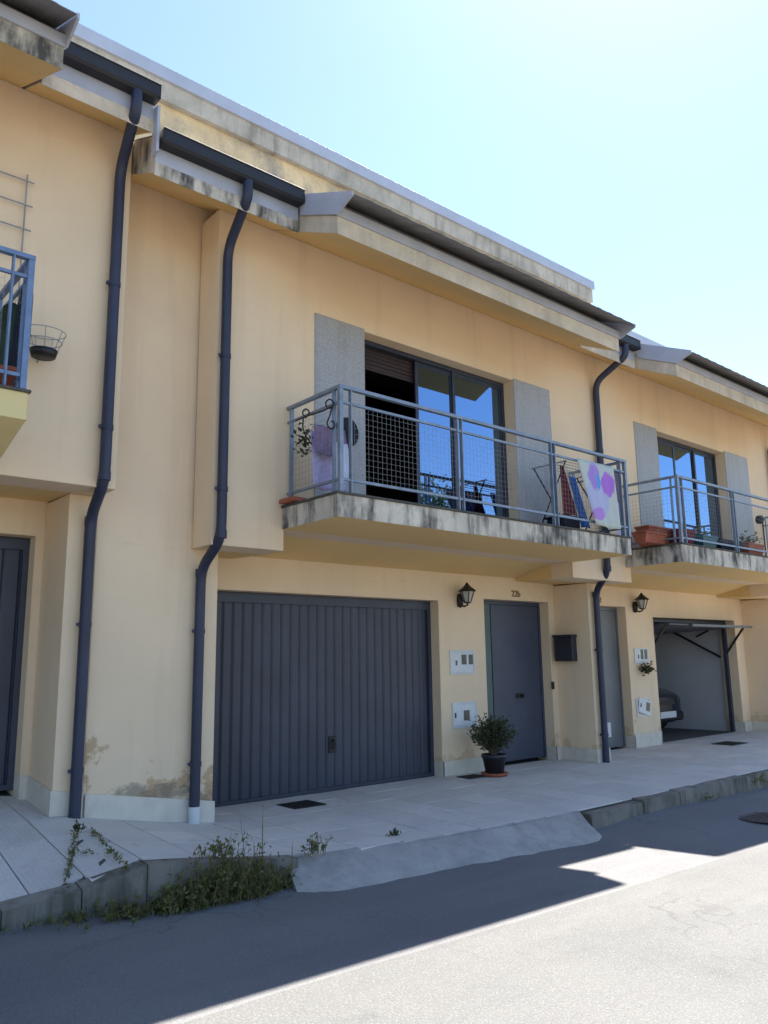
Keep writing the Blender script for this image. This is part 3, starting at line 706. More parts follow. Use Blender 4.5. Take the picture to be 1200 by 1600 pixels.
plinth_run(H3, F1, E0, YL, h=.2); plinth_run(H3, E1, 14.66, YL); plinth_side(H3, 14.68, YR, YL-.017); plinth_side(H3, E0+.0155-.02, YL, YG, h=.2); plinth_run(H3, 14.68, 14.96, YR); plinth_side(H3, F1+.0155, YL, YG-.012); plinth_side(H3, E1+.0155, YL, YG+.1)
# tilted-up garage door with frame and lifting arms
gf = MB(); gf.box(E0, E0+.05, YG-.0, YG+.06, .23, EZ); gf.box(E1-.07, E1, YG-.0, YG+.06, .23, EZ); gf.box(E0+.05, E1-.07, YG, YG+.06, EZ-.06, EZ)
gf = gf.build('garage_door', 'garage', H3)
za = EZ-.10
for i in range(15):
    y0 = 6.66+.139*i; MB().bbox(E0+.07, E1-.09, y0, y0+.133, za-.03-.006*i, za-.006*i, .005).build('slat', 'garage', gf)
lx0, lx1 = onY(1082, 975, 6.62).x, onY(1175, 978, 6.62).x
B('door_lip', 'door_grey', gf, (lx0, lx1, 6.615, 6.65, za-.045, za-.005))
for xx in (E1-.05, E0+.06):
    m = MB(); m.bar((xx-.03, YG+.12, 1.55), (xx-.03, YG+1.05, za-.05), .04, .035); m.bar((xx-.035, YG+.55, 1.93), (xx-.035, YG+.30, za-.06), .03, .03); m.bar((xx+.0, YG+.02, 1.6), (xx+.0, 6.72, za-.04), .035, .03)
    m.build('lifting_arm', 'dark', gf)
R3 = B('roof', 'sheet', H3, (9.0, 15.3, 7.9, 7.97, 6.2, 6.9))
canopy(R3, 9.38, 13.65, 0); eave_gutter(R3, H3, 13.68, 15.3, 0, 'concrete_mild')
downpipe(H3, (14.3, 5.455, 5.70), (14.26, 5.905), (14.8, 6.268), 0, .24, 2.56)
attic(H3, 12.35, 19, 7.95)
B('back_wall', 'plaster', H2, (2.36, 9.05, 13.15, 13.3, -.2, 8.4)); B('back_wall', 'plaster', H1, (-3.5, 2.358, 13.15, 13.3, -.2, 8.4)); B('back_wall', 'plaster', H3, (9.052, 15.3, 13.15, 13.3, -.4, 8.0))
B('side_wall', 'plaster', H1, (-3.7, -3.502, YU, 13.3, -.2, 6.2)); B('side_wall', 'plaster', H3, (15.302, 15.5, YU, 13.3, -.4, 6.0))

# ------------------------------------------------------------------ things on the walls
def lantern(px, py, label, Yw=YL, s=1.0):
    p = onY(px, py, Yw-.15); t = thing('wall_lantern', label, 'lamp', (p.x, Yw, p.z), 'wall lanterns')
    m = MB(); m.lathe([(0, -.15*s), (.035*s, -.13*s), (.045*s, -.06*s), (.035*s, .02*s), (0, .03*s)], 0, -.025, 10); 
    m.tube([(0, -.02, -.10), (0, -.09, -.135), (0, -.15, -.12), (0, -.15, -.09)], .012, 8); m.build('bracket', 'dark', t)
    m = MB(); n = 6; m.lathe([(.0, -.105), (.04, -.10), (.045, -.085), (.0, -.084)], 0, -.15, 6, smooth=False)
    m.lathe([(.115, .045), (.105, .062), (.05, .105), (.03, .125), (.012, .15), (0, .165)], 0, -.15, 6, smooth=False); m.lathe([(.0, .044), (.115, .045)], 0, -.15, 6, smooth=False)
    for k in range(6):
        a = 2*math.pi*k/6; m.tube([(.045*math.cos(a), -.15+.045*math.sin(a), -.085), (.088*math.cos(a), -.15+.088*math.sin(a), .045)], .006, 5)
    m.build('lamp_cage', 'dark', t)
    m = MB(); m.lathe([(.040, -.083), (.082, .043)], 0, -.15, 6, smooth=False); m.build('lamp_glass', 'lamp_glass', t)
lantern(730, 930, 'black wall lantern above the meter boxes between closed garage door and front door')
lantern(1003, 942, 'black wall lantern beside the open garage on the right')
def meter(px0, py0, px1, py1, wins, label, latch, Yw=YL, crooked=False):
    a = onY(px0, py0, Yw); b = onY(px1, py1, Yw); cx, cz = (a.x+b.x)/2, (a.z+b.z)/2; hw, hh = (b.x-a.x)/2, abs(a.z-b.z)/2
    t = thing('meter_box', label, 'meter box', (cx, Yw, cz), 'utility meter boxes')
    m = MB(); 
    for q in ((-hw, -hw+.02, -hh, hh), (hw-.02, hw, -hh, hh), (-hw+.02, hw-.02, hh-.02, hh), (-hw+.02, hw-.02, -hh, -hh+.02)): m.box(q[0], q[1], -.016, .0, q[2], q[3])
    m.build('frame', 'white_box', t)
    d = MB().bbox(-hw+.022, hw-.022, -.013, -.001, -hh+.022, hh-.022, .002).build('box_door', 'white_box', t)
    for wx, wz, ww, wh in wins: MB().bbox(wx*hw-ww/2, wx*hw+ww/2, -.017, -.012, wz*hh-wh/2, wz*hh+wh/2, .001).build('meter_window', 'smoke', d)
    MB().bbox(latch[0]*hw-.012, latch[0]*hw+.012, -.022, -.012, latch[1]*hh-.03, latch[1]*hh+.03, .003).build('latch', 'smoke', d)
    return t
meter(702, 1016, 741, 1053, [(.12, .22, .085, .12), (.68, .22, .075, .12)], 'white meter box with two dark windows below the lantern by the front door', (-.52, -.05))
meter(706, 1098, 745, 1135, [(.12, -.05, .10, .12)], 'white meter box with one dark window above the potted plant', (-.80, 0))
meter(990, 1013, 1013, 1036, [(.05, .2, .07, .15), (.6, .2, .07, .15)], 'white meter box with two dark slots beside the open garage', (-.5, -.1))
mt = meter(993, 1092, 1016, 1118, [(.45, .1, .10, .13)], 'white lower meter box with its door hanging crooked beside open garage', (-.6, 0))
for c in mt.children:
    if c.name.startswith('box_door'): c.rotation_euler = (0, math.radians(14), 0); c.location = (.02, -.012, .01)
# flower basket on that pillar
p = onY(1008, 1045, YL-.06); bk = thing('wall_basket', 'small dried plant in a holder between the meter boxes by open garage', 'plant', p)
m = MB(); m.tube([(-.1, 0, -.03), (.12, -.01, -.02), (.22, -.02, 0)], .012, 6); m.tube([(0, .06, -.02), (0, 0, -.03)], .01, 6); m.build('holder', 'dark', bk)
m = MB(); r = random.Random(5); leafy(m, [(r.gauss(.02, .07), r.gauss(-.01, .025), r.gauss(.0, .04)) for _ in range(110)], .06, 0, r); m.build('foliage', 'leaf', bk, normals=False)
# letterbox on the pilaster side
a = onX(873, 993, 9.06); b = onX(903, 1033, 9.06)
lb = thing('letterbox', 'dark blue metal letterbox on the wall right of the front door', 'letterbox', (9.06, (a.y+b.y)/2, (a.z+b.z)/2)); hy, hz = abs(a.y-b.y)/2, abs(a.z-b.z)/2
MB().bbox(-.115, -.002, -hy, hy, -hz, hz-.03, .006).build('body', 'letterbox', lb); MB().prism([(-hy-.01, hz-.03), (hy+.01, hz-.03), (hy+.01, hz+.004), (-hy-.01, hz+.004)], -.13, -.002).build('lid', 'letterbox', lb)
B('slot', 'dark', lb, (-.119, -.114, -hy+.04, hy-.04, hz-.09, hz-.075))
b = onY(863, 1071, YL); db = MB().bbox(b.x-.025, b.x+.025, YL-.02, YL, b.z-.05, b.z+.05, .004).build('doorbell', 'dark'); tag(db, 'small dark doorbell on the wall right of the front door', 'doorbell')

# potted plant by the door
pc = onF(773, 1212, zpav); pp = thing('potted_plant', 'bushy green plant in a dark pot beside the front door', 'plant', (pc.x, pc.y, zpav(pc.x, pc.y)+.006))
m = MB(); m.lathe([(0, 0), (.15, 0), (.165, .03), (.145, .032), (0, .02)], 0, 0, 20); m.build('saucer', 'terracotta', pp)
m = MB(); m.lathe([(0, .022), (.105, .022), (.14, .20), (.15, .20), (.15, .24), (.138, .24), (.13, .205), (0, .205)], 0, 0, 20); m.build('pot', 'pot_dark', pp)
m = MB(); m.lathe([(0, .208), (.135, .208)], 0, 0, 16); m.build('soil', 'soil', pp)
r = random.Random(11); m = MB(); st = MB(); L = []
for k in range(46):
    a = r.uniform(0, 6.28); q = r.uniform(.1, 1); tip = Vector((math.cos(a)*.33*q, math.sin(a)*.26*q, .30+.36*math.sqrt(max(0, 1-q*q*.8))*r.uniform(.7, 1.08)))
    mid = tip*.5+Vector((0, 0, .12)); st.tube([(0, 0, .2), mid, tip], [.006, .004, .002], 4, cap=False)
    for j in range(44):
        u = r.uniform(.35, 1.05); c = (Vector((0, 0, .2))*(1-u)**2+2*u*(1-u)*mid+u*u*tip); L.append(c+Vector((r.gauss(0, .035), r.gauss(0, .035), r.gauss(0, .03))))
leafy(m, L, .042, 0, r); m.build('foliage', 'leaf', pp, normals=False); st.build('stems', 'bark', pp, normals=False)

# drain grates and manhole
def grate(px, py, w, d, label, group='drain grates', rot=0):
    c = onF(px, py, zpav); t = thing('drain_grate', label, 'grate', (c.x, c.y, zpav(c.x, c.y)+.002), group); t.rotation_euler = (0, 0, rot)
    m = MB(); 
    for q in ((-w/2, w/2, -d/2, -d/2+.02), (-w/2, w/2, d/2-.02, d/2), (-w/2, -w/2+.02, -d/2+.02, d/2-.02), (w/2-.02, w/2, -d/2+.02, d/2-.02)): m.box(q[0], q[1], q[2], q[3], 0, .008)
    m.box(-w/2+.02, w/2-.02, -d/2+.02, d/2-.02, 0, .002); m.build('frame', 'grate', t)
    n = int((w-.04)/.03)
    for i in range(n):
        x = -w/2+.02+(w-.04)*(i+.5)/n; B('bar', 'grate', t, (x-.007, x+.007, -d/2+.02, d/2-.02, .002, .007))
grate(471, 1258, .36, .32, 'dark drain grate in the paving before the closed garage door')
grate(1140, 1162, .5, .35, 'dark drain grate in the paving before the open garage')
grate(738, 1214, .30, .22, 'dark drain grate beside the potted plant')
c = onF(1188, 1277, zroad); mh = thing('manhole_cover', 'dark round manhole cover in the road near the right edge', 'manhole', (c.x, c.y, zroad(c.x, c.y)+.001)); mh.rotation_euler = (0, math.atan(.022), 0)
m = MB(); m.lathe([(.33, 0), (.33, .008), (.30, .008), (.30, .003), (0, .003)], 0, 0, 40, smooth=False); m.build('frame', 'manhole', mh)
m = MB(); m.lathe([(.29, .003), (.29, .010), (0, .010)], 0, 0, 40, smooth=False)
for i in range(-4, 5):
    for j in range(-4, 5):
        if i*i+j*j < 17: m.box(i*.06-.018, i*.06+.018, j*.06-.018, j*.06+.018, .010, .014)
m.build('lid', 'manhole', mh)

# ------------------------------------------------------------------ balcony things, middle house
def cloth(name, mat, x0, x1, z0, z1, y, label, cat, fold=.014, sh=0, sh1=None, group=None, seed=1, ny=None):
    """hanging cloth sheet with folds; sh / sh1 shift the lower left / right corner along X"""
    r = random.Random(seed); nx, nz = 18, 16; sh1 = sh if sh1 is None else sh1; ph = r.uniform(0, 6); vs = []
    cx, cz = (x0+x1)/2, z1
    for s in (0, 1):
        for j in range(nz+1):
            v = j/nz
            for i in range(nx+1):
                u = i/nx; xx = (x0+sh*v)*(1-u)+(x1+sh1*v)*u; dy = fold*math.sin(u*9+ph+v*1.2)*(.3+.7*v)+.5*fold*math.sin(u*21+ph*2)
                vs.append((xx-cx, dy+(.004 if s else 0), -v*(z1-z0)+.006*math.sin(u*5+ph)*v))
    n = (nx+1)*(nz+1); fs = []
    for j in range(nz):
        for i in range(nx):
            a = j*(nx+1)+i; fs += [(a, a+1, a+nx+2, a+nx+1), (n+a, n+a+nx+1, n+a+nx+2, n+a+1)]
    for i in range(nx): fs += [(i, n+i, n+i+1, i+1), (nz*(nx+1)+i, nz*(nx+1)+i+1, n+nz*(nx+1)+i+1, n+nz*(nx+1)+i)]
    for j in range(nz): fs += [(j*(nx+1), (j+1)*(nx+1), n+(j+1)*(nx+1), n+j*(nx+1)), (j*(nx+1)+nx, n+j*(nx+1)+nx, n+(j+1)*(nx+1)+nx, (j+1)*(nx+1)+nx)]
    m = MB(); m.add(vs, fs, 0, True); o = m.build(name, mat, normals=False); o.location = (cx, y, cz); tag(o, label, cat, group); return o
g = 'laundry on the middle balcony'
a = onY(903, 722, 5.10); b = onY(958, 734, 5.10)
cloth('beach_towel', 'towel', a.x, b.x, 3.05, 3.79, 5.105, 'pale towel with purple and blue print hung over the middle balcony railing', 'towel', .012, .30, .06, g, 4)
p0 = onY(876, 740, 5.45); cloth('red_cloth', 'cloth_red', p0.x, p0.x+.06, 3.22, 3.80, 5.45, 'dark red garment drying on the middle balcony left of the printed towel', 'clothing', .012, .0, .24, g, 5)
p0 = onY(889, 756, 5.50); cloth('blue_cloth', 'cloth_blue', p0.x+.02, p0.x+.16, 3.12, 3.72, 5.52, 'bright blue cloth hanging between the red garment and the printed towel', 'clothing', .012, .20, .26, g, 6)
p0 = onY(959, 742, 5.20); cloth('plum_cloth', 'cloth_plum', p0.x, p0.x+.16, 3.42, 3.80, 5.22, 'plum grey cloth hanging just right of the printed towel', 'clothing', .01, .02, .02, g, 8)
p0 = onY(968, 742, 5.5); cloth('lilac_cloth', 'cloth_lilac', p0.x, p0.x+.2, 3.06, 3.76, 5.6, 'pale lilac cloth hanging at the right end of the middle balcony', 'clothing', .01, .02, .02, g, 9)
p0 = onY(893, 828, 5.45); m = MB(); m.bbox(p0.x-.28, p0.x+.05, 5.35, 5.6, 3.0, 3.16, .02)
tb = thing('storage_crate', 'low dark crate on the balcony floor below the red garment', 'crate', (0, 0, 0)); m.build('body', 'cloth_navy', tb); B('rim', 'cloth_navy', tb, (p0.x-.30, p0.x+.07, 5.33, 5.62, 3.161, 3.18))
# folding drying rack that carries the laundry
p0 = onY(895, 742, 5.45); rk = thing('drying_rack', 'dark folding drying rack carrying laundry on the middle balcony', 'rack', (0, 0, 0)); X0, X1 = p0.x-.35, 8.15
m = MB()
for s, yA, yC in ((0, 5.30, 5.75), (1, 5.75, 5.30)):
    for xx in (X0, X1): MB().tube([(xx+.012*s, yA, 2.99), (xx+.012*s, yC, 3.80)], .009, 6).build('leg', 'dark', rk)
m = MB()
for i in range(6): m.tube([(X0, 5.3+.09*i, 3.80), (X1, 5.3+.09*i, 3.80)], .004, 5)
for xx in (X0, X1): m.tube([(xx, 5.28, 3.80), (xx, 5.78, 3.80)], .008, 6)
m.build('hanging_lines', 'wire', rk)
# left end: lilac cloth, scrolled iron plant hanger, dark oval plaque
p0 = onY(489, 672, 5.55); cloth('pink_cloth', 'cloth_lilac', p0.x, p0.x+.40, 3.10, 3.62, 5.58, 'lilac and pink cloth hanging at the left end of the middle balcony', 'clothing', .02, .02, .02, g, 10)
p0 = onY(489, 668, 5.5); cloth('rose_cloth', 'cloth_plum', p0.x+.01, p0.x+.36, 3.40, 3.66, 5.50, 'dusty rose cloth draped over the lilac cloth on the middle balcony', 'clothing', .02, .0, .05, g, 12)
ih = thing('plant_hanger', 'scrolled black iron plant hanger on the left side of the middle balcony', 'hanger', (0, 0, 0)); m = MB()
def scroll(pts, r=.007): m.tube([onX(x, y, 3.94) for x, y in pts], r, 6)
def arc(cx, cy, rx, ry, a0, a1, n=14): return [(cx+rx*math.cos(math.radians(a0+(a1-a0)*i/n)), cy+ry*math.sin(math.radians(a0+(a1-a0)*i/n))) for i in range(n+1)]
scroll([(463, 657), (480, 650), (505, 642), (520, 634)]); scroll(arc(478, 645, 5, 6, 60, 400)); scroll(arc(515, 631, 6, 7, 140, 480))
scroll([(519, 634), (516, 648), (511, 660), (513, 668)]+arc(518, 664, 5, 6, 150, -100)); scroll([(474, 654), (473, 668), (478, 682), (487, 694)]); scroll([(466, 680), (476, 686), (482, 696)])
m.build('scrollwork', 'dark', ih)
m = MB(); r = random.Random(8); c0 = onX(478, 688, 3.96); leafy(m, [(c0.x+r.gauss(0, .03), c0.y+r.gauss(0, .07), c0.z+r.gauss(0, .09)) for _ in range(70)], .05, 0, r); m.build('dry_plant', 'leaf', ih, normals=False)
p0 = onY(541, 676, YU-.02); m = MB(); vs = []; N = 24
for y in (-.035, -.0):
    for k in range(N):
        a = 2*math.pi*k/N; vs.append((p0.x+.135*math.cos(a), YU-.013+y, p0.z+.15*math.sin(a)))
m.add(vs, [list(range(N)), list(range(2*N-1, N-1, -1))]+[(k, (k+1) % N, N+(k+1) % N, N+k) for k in range(N)])
tag(m.build('wall_plaque', 'cloth_navy'), 'dark oval plaque on the granite panel behind the balcony corner', 'plaque')
p0 = onY(532, 735, 5.3); cloth('pale_cloth', 'cloth_pale', p0.x-.05, p0.x+.09, 3.12, 3.47, 5.32, 'narrow pale blue cloth behind the corner posts of the middle balcony', 'clothing', .008, 0, .03, g, 13)
p0 = onY(446, 781, 5.9); tag(MB().bbox(p0.x-.06, p0.x+.10, 5.70, 5.92, 2.99, 3.03, .006).build('roof_tile', 'terracotta'), 'loose terracotta tile on the left corner of the middle balcony', 'tile')
# ------------------------------------------------------------------ balcony things, right house
def trough(px, py, L, label, mat='terracotta', Y=5.30, h=.17, plants=0, group='planters on the right balcony'):
    c = onY(px, py, Y); t = thing('planter', label, 'planter', (c.x, Y, 3.024), group); m = MB()
    m.hexa([(-L/2+.03, -.07, 0), (L/2-.03, -.07, 0), (L/2-.03, .07, 0), (-L/2+.03, .07, 0), (-L/2, -.10, h), (L/2, -.10, h), (L/2, .10, h), (-L/2, .10, h)]); m.build('trough', mat, t)
    MB().bbox(-L/2-.012, L/2+.012, -.112, .112, h+.001, h+.03, .006).build('rim', mat, t)
    if plants:
        r = random.Random(plants); m = MB(); leafy(m, [(r.uniform(-L/2, L/2), r.gauss(0, .05), h+.05+abs(r.gauss(0, .06))) for _ in range(plants)], .06, 0, r); m.build('foliage', 'weed', t, normals=False)
    return t
trough(1028, 846, .75, 'long terracotta trough at the left end of the right balcony', Y=5.62, h=.24)
trough(1016, 852, .5, 'low brown trough in front of the long terracotta trough', 'terracotta', Y=5.45, h=.11)
trough(1066, 840, .34, 'dark red pot behind the corner posts of the right balcony', 'cloth_red', Y=5.42, h=.22)
trough(1100, 848, .4, 'teal trough at the front of the right balcony', 'teal', Y=5.32, h=.15, plants=40)
trough(1134, 856, .62, 'low black trough along the front of the right balcony', 'cloth_navy', Y=5.3, h=.13)
trough(1172, 858, .5, 'dark red trough with green seedlings on the right balcony', 'terracotta', Y=5.3, h=.15, plants=90)
p0 = onY(1187, 812, 5.5); fl = thing('balcony_lamp', 'dark round-headed lamp on a thin stand at right end of right balcony', 'lamp', (p0.x, 5.5, 3.02))
m = MB(); m.tube([(.10, 0, 0), (.10, 0, p0.z-3.02), (0, 0, p0.z-3.02)], .012, 8); m.build('stand', 'dark', fl); m = MB(); m.lathe([(0, -.07), (.05, -.06), (.07, 0), (.05, .06), (0, .07)], 0, 0, 14); mo = m.build('head', 'dark', fl); mo.location = (0, 0, p0.z-3.02)
# ------------------------------------------------------------------ left house things
p0 = onY(35, 380, YU-.03); tr = thing('wire_trellis', 'rusty wire trellis on the wall above the left balcony', 'trellis', (0, 0, 0)); m = MB()
xr = p0.x; m.tube([(xr, YU-.03, 4.3), (xr, YU-.03, 5.31)], .006, 6); m.tube([(xr-.5, YU-.03, 4.3), (xr-.5, YU-.03, 5.31)], .006, 6)
for z in (4.62, 4.85, 5.05, 5.25): m.tube([(xr-.8, YU-.042, z), (xr+.05, YU-.042, z)], .006, 6)
m.build('wires', 'wire', tr)
p0 = onY(68, 552, YU-.14); bk = thing('wire_basket', 'empty wire basket with a dark round base hanging beside the left balcony', 'basket', (p0.x, YU-.14, p0.z))
m = MB(); m.lathe([(0, -.03), (.085, -.03), (.10, .02), (0, .02)], 0, 0, 20); m.build('base', 'dark', bk)
m = MB()
for z, rr_ in ((.09, .125), (.165, .15)): m.tube([(rr_*math.cos(2*math.pi*k/20), rr_*math.sin(2*math.pi*k/20)*.85, z) for k in range(21)], .0035, 5)
for k in range(7):
    a = 2*math.pi*k/7; m.tube([(.09*math.cos(a), .08*math.sin(a), .01), (.15*math.cos(a), .127*math.sin(a), .165)], .003, 5)
m.tube([(.0, .14, -.03), (0, .09, 0)], .006, 5); m.build('wire_frame', 'wire', bk)
um = thing('folded_parasol', 'dark folded parasol leaning inside the left balcony railing', 'parasol', (0, 0, 0))
pa, pb = onY(24, 590, 5.40), onY(47, 420, 5.40)
d = pb-pa; m = MB(); m.tube([pa-d*.25, pa, pa+d*.35, pa+d*.75, pa+d*.97], [.03, .065, .06, .045, .012], 10); m.build('canopy', 'cloth_navy', um); m = MB(); m.tube([pa-d*.3, pb+d*.06], .014, 8); m.build('pole', 'dark', um)
ca = thing('cactus', 'tall dark green cactus in a pot on the left balcony', 'plant', (0, 0, 0)); pa = onY(9, 590, 5.45); m = MB(); m.tube([(pa.x, 5.45, 3.45), (pa.x, 5.45, 3.75), (pa.x+.01, 5.45, 3.98), (pa.x+.01, 5.45, 4.02)], [.06, .075, .065, .02], 12); m.build('stem', 'cactus', ca)
m = MB(); m.lathe([(0, 3.328), (.09, 3.328), (.12, 3.5), (.13, 3.5), (.13, 3.53), (0, 3.5)], pa.x, 5.45, 16); m.build('pot', 'terracotta', ca)

# ------------------------------------------------------------------ car in the open garage (front faces the street)
car = thing('parked_car', 'dark green car with a white number plate inside the open garage', 'car', (13.02, 7.62, .217))
def car_sec(y, hw, z0, z1, zt, htw):
    # outline of a cross-section, half then mirrored
    h = [(0, z0), (hw*.86, z0), (hw, z0+.10), (hw, (z0+z1)/2+.05), (hw*.97, z1-.03), (htw, zt-.02), (htw*.82, zt), (0, zt+.012)]
    return [(x, y, z) for x, z in h]+[(-x, y, z) for x, z in h[::-1][1:-1]]
secs = [(-.0, .42, .26, .60, .62, .40), (.03, .60, .22, .64, .68, .52), (.14, .74, .19, .68, .735, .60), (.35, .80, .17, .72, .79, .66), (.75, .81, .17, .76, .87, .68), (1.02, .815, .17, .78, .93, .69),
        (1.55, .82, .17, .80, 1.38, .58), (1.9, .82, .17, .81, 1.44, .57), (2.7, .82, .17, .82, 1.43, .56), (3.2, .81, .18, .82, 1.36, .54), (3.6, .79, .20, .82, 1.02, .60), (3.85, .72, .26, .74, .80, .6), (3.92, .55, .32, .68, .72, .5)]
vs = []; 
for s in secs: vs += car_sec(*s)
n = 14; fs = [(i*n+k, i*n+(k+1) % n, (i+1)*n+(k+1) % n, (i+1)*n+k) for i in range(len(secs)-1) for k in range(n)]+[list(range(n)), list(range((len(secs)-1)*n, len(secs)*n))[::-1]]
m = MB(); m.add(vs, fs, 0, True); cb = m.build('body', 'car', car); md = cb.modifiers.new('sub', 'SUBSURF'); md.levels = 1; md.render_levels = 2
def loft(pts, name, mat): MB().add(pts, [(0, 1, 2, 3)]).build(name, mat, car)
MB().hexa([(-.62, 1.08, .95), (.62, 1.08, .95), (.62, 1.10, .94), (-.62, 1.10, .94), (-.52, 1.50, 1.35), (.52, 1.50, 1.35), (.52, 1.53, 1.33), (-.52, 1.53, 1.33)]).build('windscreen', 'smoke', car)
for s in (-1, 1):
    m = MB(); m.hexa([(s*.36, .005, .53), (s*.62, .10, .53), (s*.62, .16, .53), (s*.36, .07, .53), (s*.37, .025, .645), (s*.60, .115, .655), (s*.60, .17, .655), (s*.37, .08, .645)]); hl = m.build('headlight', 'chrome', car)
    m = MB(); m.lathe([(0, -.002), (.05, -.002), (.055, .02), (0, .02)], 0, 0, 16); b_ = m.build('lamp_lens', 'smoke', hl); b_.rotation_euler = (math.pi/2, 0, 0); b_.location = (s*.47, .035, .592)
    for yw in (.72, 3.15):
        w_ = MB(); w_.tube([(s*.66, yw, .29), (s*.84, yw, .29)], .29, 24); wo_ = w_.build('wheel', 'rubber', car); MB().tube([(s*.835, yw, .29), (s*.85, yw, .29)], .19, 20).build('rim', 'chrome', wo_)
    MB().bbox(s*.90-.08, s*.90+.08, 1.22, 1.32, .92, 1.05, .03).build('wing_mirror', 'car', car)
B('grille', 'dark', car, (-.30, .30, -.012, .02, .53, .60)); MB().bbox(-.55, .55, -.035, .06, .24, .40, .03).build('bumper', 'rubber', car); MB().bbox(-.26, .26, -.05, -.036, .30, .41, .004).build('number_plate', 'white_box', car)

# ------------------------------------------------------------------ weeds
def sprig(st, lf, base, h, lean, r, ls=.03, nl=10):
    a = r.uniform(0, 6.28); b = Vector(base); tip = b+Vector((math.cos(a)*lean, math.sin(a)*lean*.6-.3*lean, h)); mid = b+Vector((0, 0, h*.6))
    c = lambda u: b*(1-u)**2+2*u*(1-u)*mid+tip*u*u
    st.tube([c(0), c(.5), c(1)], [.0022, .0016, .0008], 4, cap=False)
    if r.random() < .35:                                   # a grass blade instead of leaves
        sd = Vector((math.sin(a), -math.cos(a), 0))*.004; lf.add([b-sd, b+sd, c(.6)+sd, tip*1.0+Vector((0, 0, h*.2)), c(.6)-sd], [(0, 1, 2, 4), (4, 2, 3)]); return
    leafy(lf, [c(r.uniform(.2, 1)) for _ in range(nl)], ls, 0, r, .6)
r = random.Random(21); m = MB(); ms = MB(); L = []
for (px, py, sx, sz, k) in ((130, 1428, .10, .03, 70), (165, 1424, .12, .05, 140), (205, 1418, .12, .06, 200), (245, 1412, .13, .07, 240), (285, 1405, .13, .09, 280), (325, 1398, .13, .13, 420), (360, 1393, .13, .13, 420), (395, 1388, .12, .09, 240), (425, 1384, .10, .06, 120), (25, 1452, .2, .015, 40), (70, 1446, .15, .02, 40)):
    c = onF(px, py, zroad); c.y = min(c.y, kerb_y(c.x)-.05)
    for _ in range(int(k*2.2)): L.append((c.x+r.gauss(0, sx), min(c.y+r.gauss(0, .05), kerb_y(c.x)-.012), zroad(c.x)+abs(r.gauss(0, sz))+.005))
L = [(a, b, zroad(a)+(c-zroad(a))*.82) for a, b, c in L if math.sin(a*19)+math.sin(a*47+2) > -1.1]
L = L+[(a+r.gauss(0, .03), b-abs(r.gauss(0, .02)), c) for a, b, c in L if 2.2 < a < 3.0]
for p in L[::4]: leafy(m, [p], .026, 0, r, .7)
for p in L[::13]: sprig(ms, m, (p[0], p[1], zroad(p[0])), max(.05, (p[2]-zroad(p[0]))*1.7), .07, r)
ms.mi = [1]*len(ms.mi); m.add(ms.v, ms.f, 1)
wd = m.build('weeds', ['weed', 'dry_stem'], normals=False); wd['kind'] = 'stuff'; wd['label'] = 'green weeds growing along the foot of the left kerb'; wd['category'] = 'weeds'
def tuft(px, py, n, s, h, label, mat='weed', f=zpav):
    c = onF(px, py, f); r = random.Random(int(px*7+py)); t = thing('weed_tuft', label, 'weed', (c.x, c.y, f(c.x, c.y)), 'weed tufts in the paving'); m = MB()
    st = MB()
    for k in range(max(6, n//7)): sprig(st, m, (r.gauss(0, s*.6), r.gauss(0, s*.5), 0), h*r.uniform(.6, 2.0)+.01, s, r, .028, 9)
    m.build('leaves', mat, t, normals=False); st.build('stems', 'dry_stem', t, normals=False)
tuft(492, 1336, 130, .06, .07, 'leafy weed at the left end of the mortar ramp')
tuft(612, 1305, 90, .05, .012, 'flat dark green weed in front of the closed garage', 'leaf')
tuft(335, 1342, 150, .10, .06, 'tall weed rising over the top of the left kerb')
tuft(119, 1300, 50, .025, .03, 'small weed in a paving joint below the left drainpipe', 'leaf')
tuft(935, 1287, 60, .05, .05, 'dry weed where the mortar ramp meets the right kerb', 'leaf', zroad)
tuft(1190, 1228, 120, .12, .06, 'green weed on the kerb at the right edge')
tuft(1100, 1252, 60, .10, .03, 'sparse weed at the foot of the right kerb', 'weed', zroad)
def joint(p0, p1, label, n):
    a = onF(*p0, zpav); b = onF(*p1, zpav); r = random.Random(n); m = MB(); L = []
    for k in range(n):
        t = r.random(); x = a.x+(b.x-a.x)*t+r.gauss(0, .008); y = a.y+(b.y-a.y)*t+r.gauss(0, .008); L.append((x, y, zpav(x, y)+.002+abs(r.gauss(0, .008))))
    leafy(m, L, .022, 0, r, .4); o = m.build('joint_moss', 'weed', normals=False); o['kind'] = 'stuff'; o['label'] = label; o['category'] = 'moss'
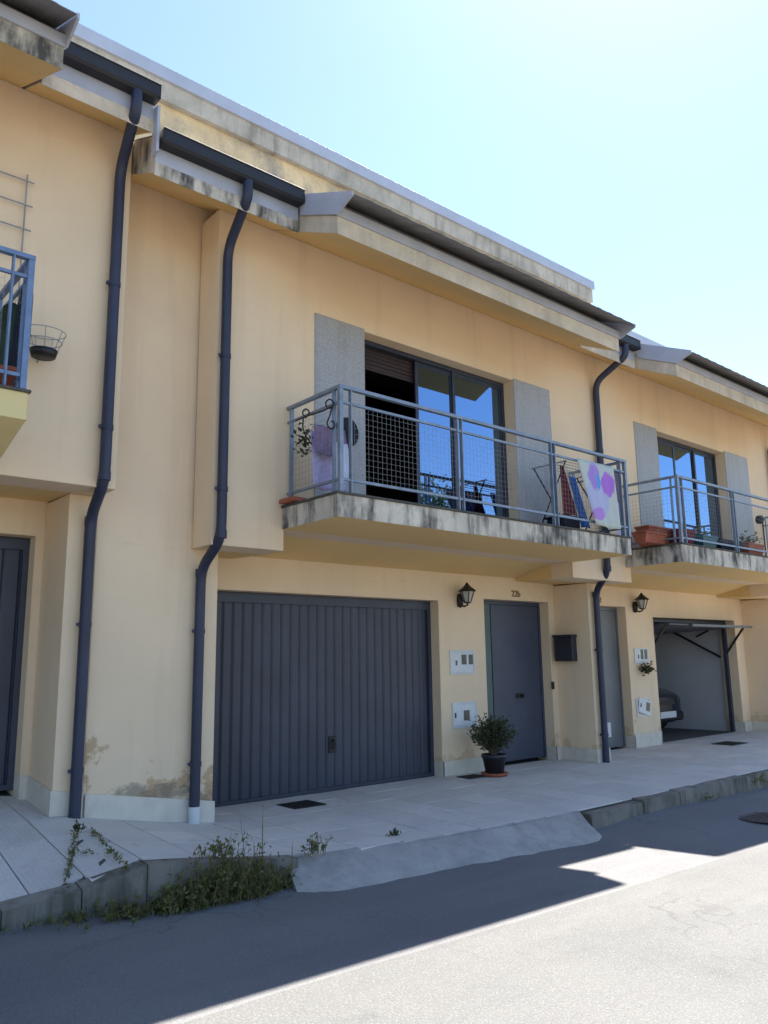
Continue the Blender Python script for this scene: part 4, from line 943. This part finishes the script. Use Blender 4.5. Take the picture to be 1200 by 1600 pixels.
joint((118, 1305), (98, 1408), 'moss growing along the paving joint below the left drainpipe', 240); joint((142, 1298), (198, 1360), 'moss in the diagonal paving joint running to the left kerb', 160); joint((114, 1334), (175, 1334), 'moss in the short cross joint of the ribbed tiles', 50)

# ------------------------------------------------------------------ across the street (seen mirrored in the window panes)
def refl(px, py, Y=6.14, dist=20):
    d = ray(px, py); P = CAM+d*(Y/d.y); q = Vector((d.x, -d.y, d.z)).normalized(); return P+q*dist
tp = refl(668, 716, dist=26); gz = zroad(tp.x)-.16
def tree(cx, cy, top, R, label, seed):
    r = random.Random(seed); gz = zroad(cx)-.16; t = thing('broadleaf_tree', label, 'tree', (cx, cy, gz), 'trees across the street'); H = top-gz
    m = MB(); m.tube([(0, 0, -.1), (.1, .05, H*.3), (-.05, .1, H*.6), (0, 0, H*.85)], [.22, .17, .11, .03], 9)
    L = []
    for k in range(26):
        a = r.uniform(0, 6.28); e = r.uniform(-.3, 1); q = r.uniform(.4, 1); c = Vector((math.cos(a)*R*q*math.cos(e), math.sin(a)*R*q*math.cos(e), H*.62+R*.9*math.sin(e)*q))
        m.tube([(0, 0, H*r.uniform(.3, .6)), c*.6+Vector((0, 0, H*.2)), c], [.06, .04, .015], 5, cap=False)
        for j in range(150): L.append(c+Vector((r.gauss(0, R*.2), r.gauss(0, R*.2), r.gauss(0, R*.15))))
    m.build('trunk', 'bark', t, normals=False); m = MB(); leafy(m, L, .22, 0, r); m.build('crown', 'leaf', t, normals=False)
tree(tp.x-1.5, tp.y, tp.z+.3, 2.6, 'broadleaf tree mirrored in the middle window', 1)
hl = MB(); N = 60; vs = []
for i in range(N+1):
    a = math.radians(-175+170*i/N); hh = 14+5*math.sin(i*.35)+3*math.sin(i*.9+1)
    for R_, z in ((150, -6), (190, hh*.6), (240, hh*1.3), (320, -8)): vs.append((math.cos(a)*R_, math.sin(a)*R_, z))
hl.add(vs, [(i*4+k, i*4+k+1, (i+1)*4+k+1, (i+1)*4+k) for i in range(N) for k in range(3)], 0, True)
hl.build('hills', 'hill', kind='structure')
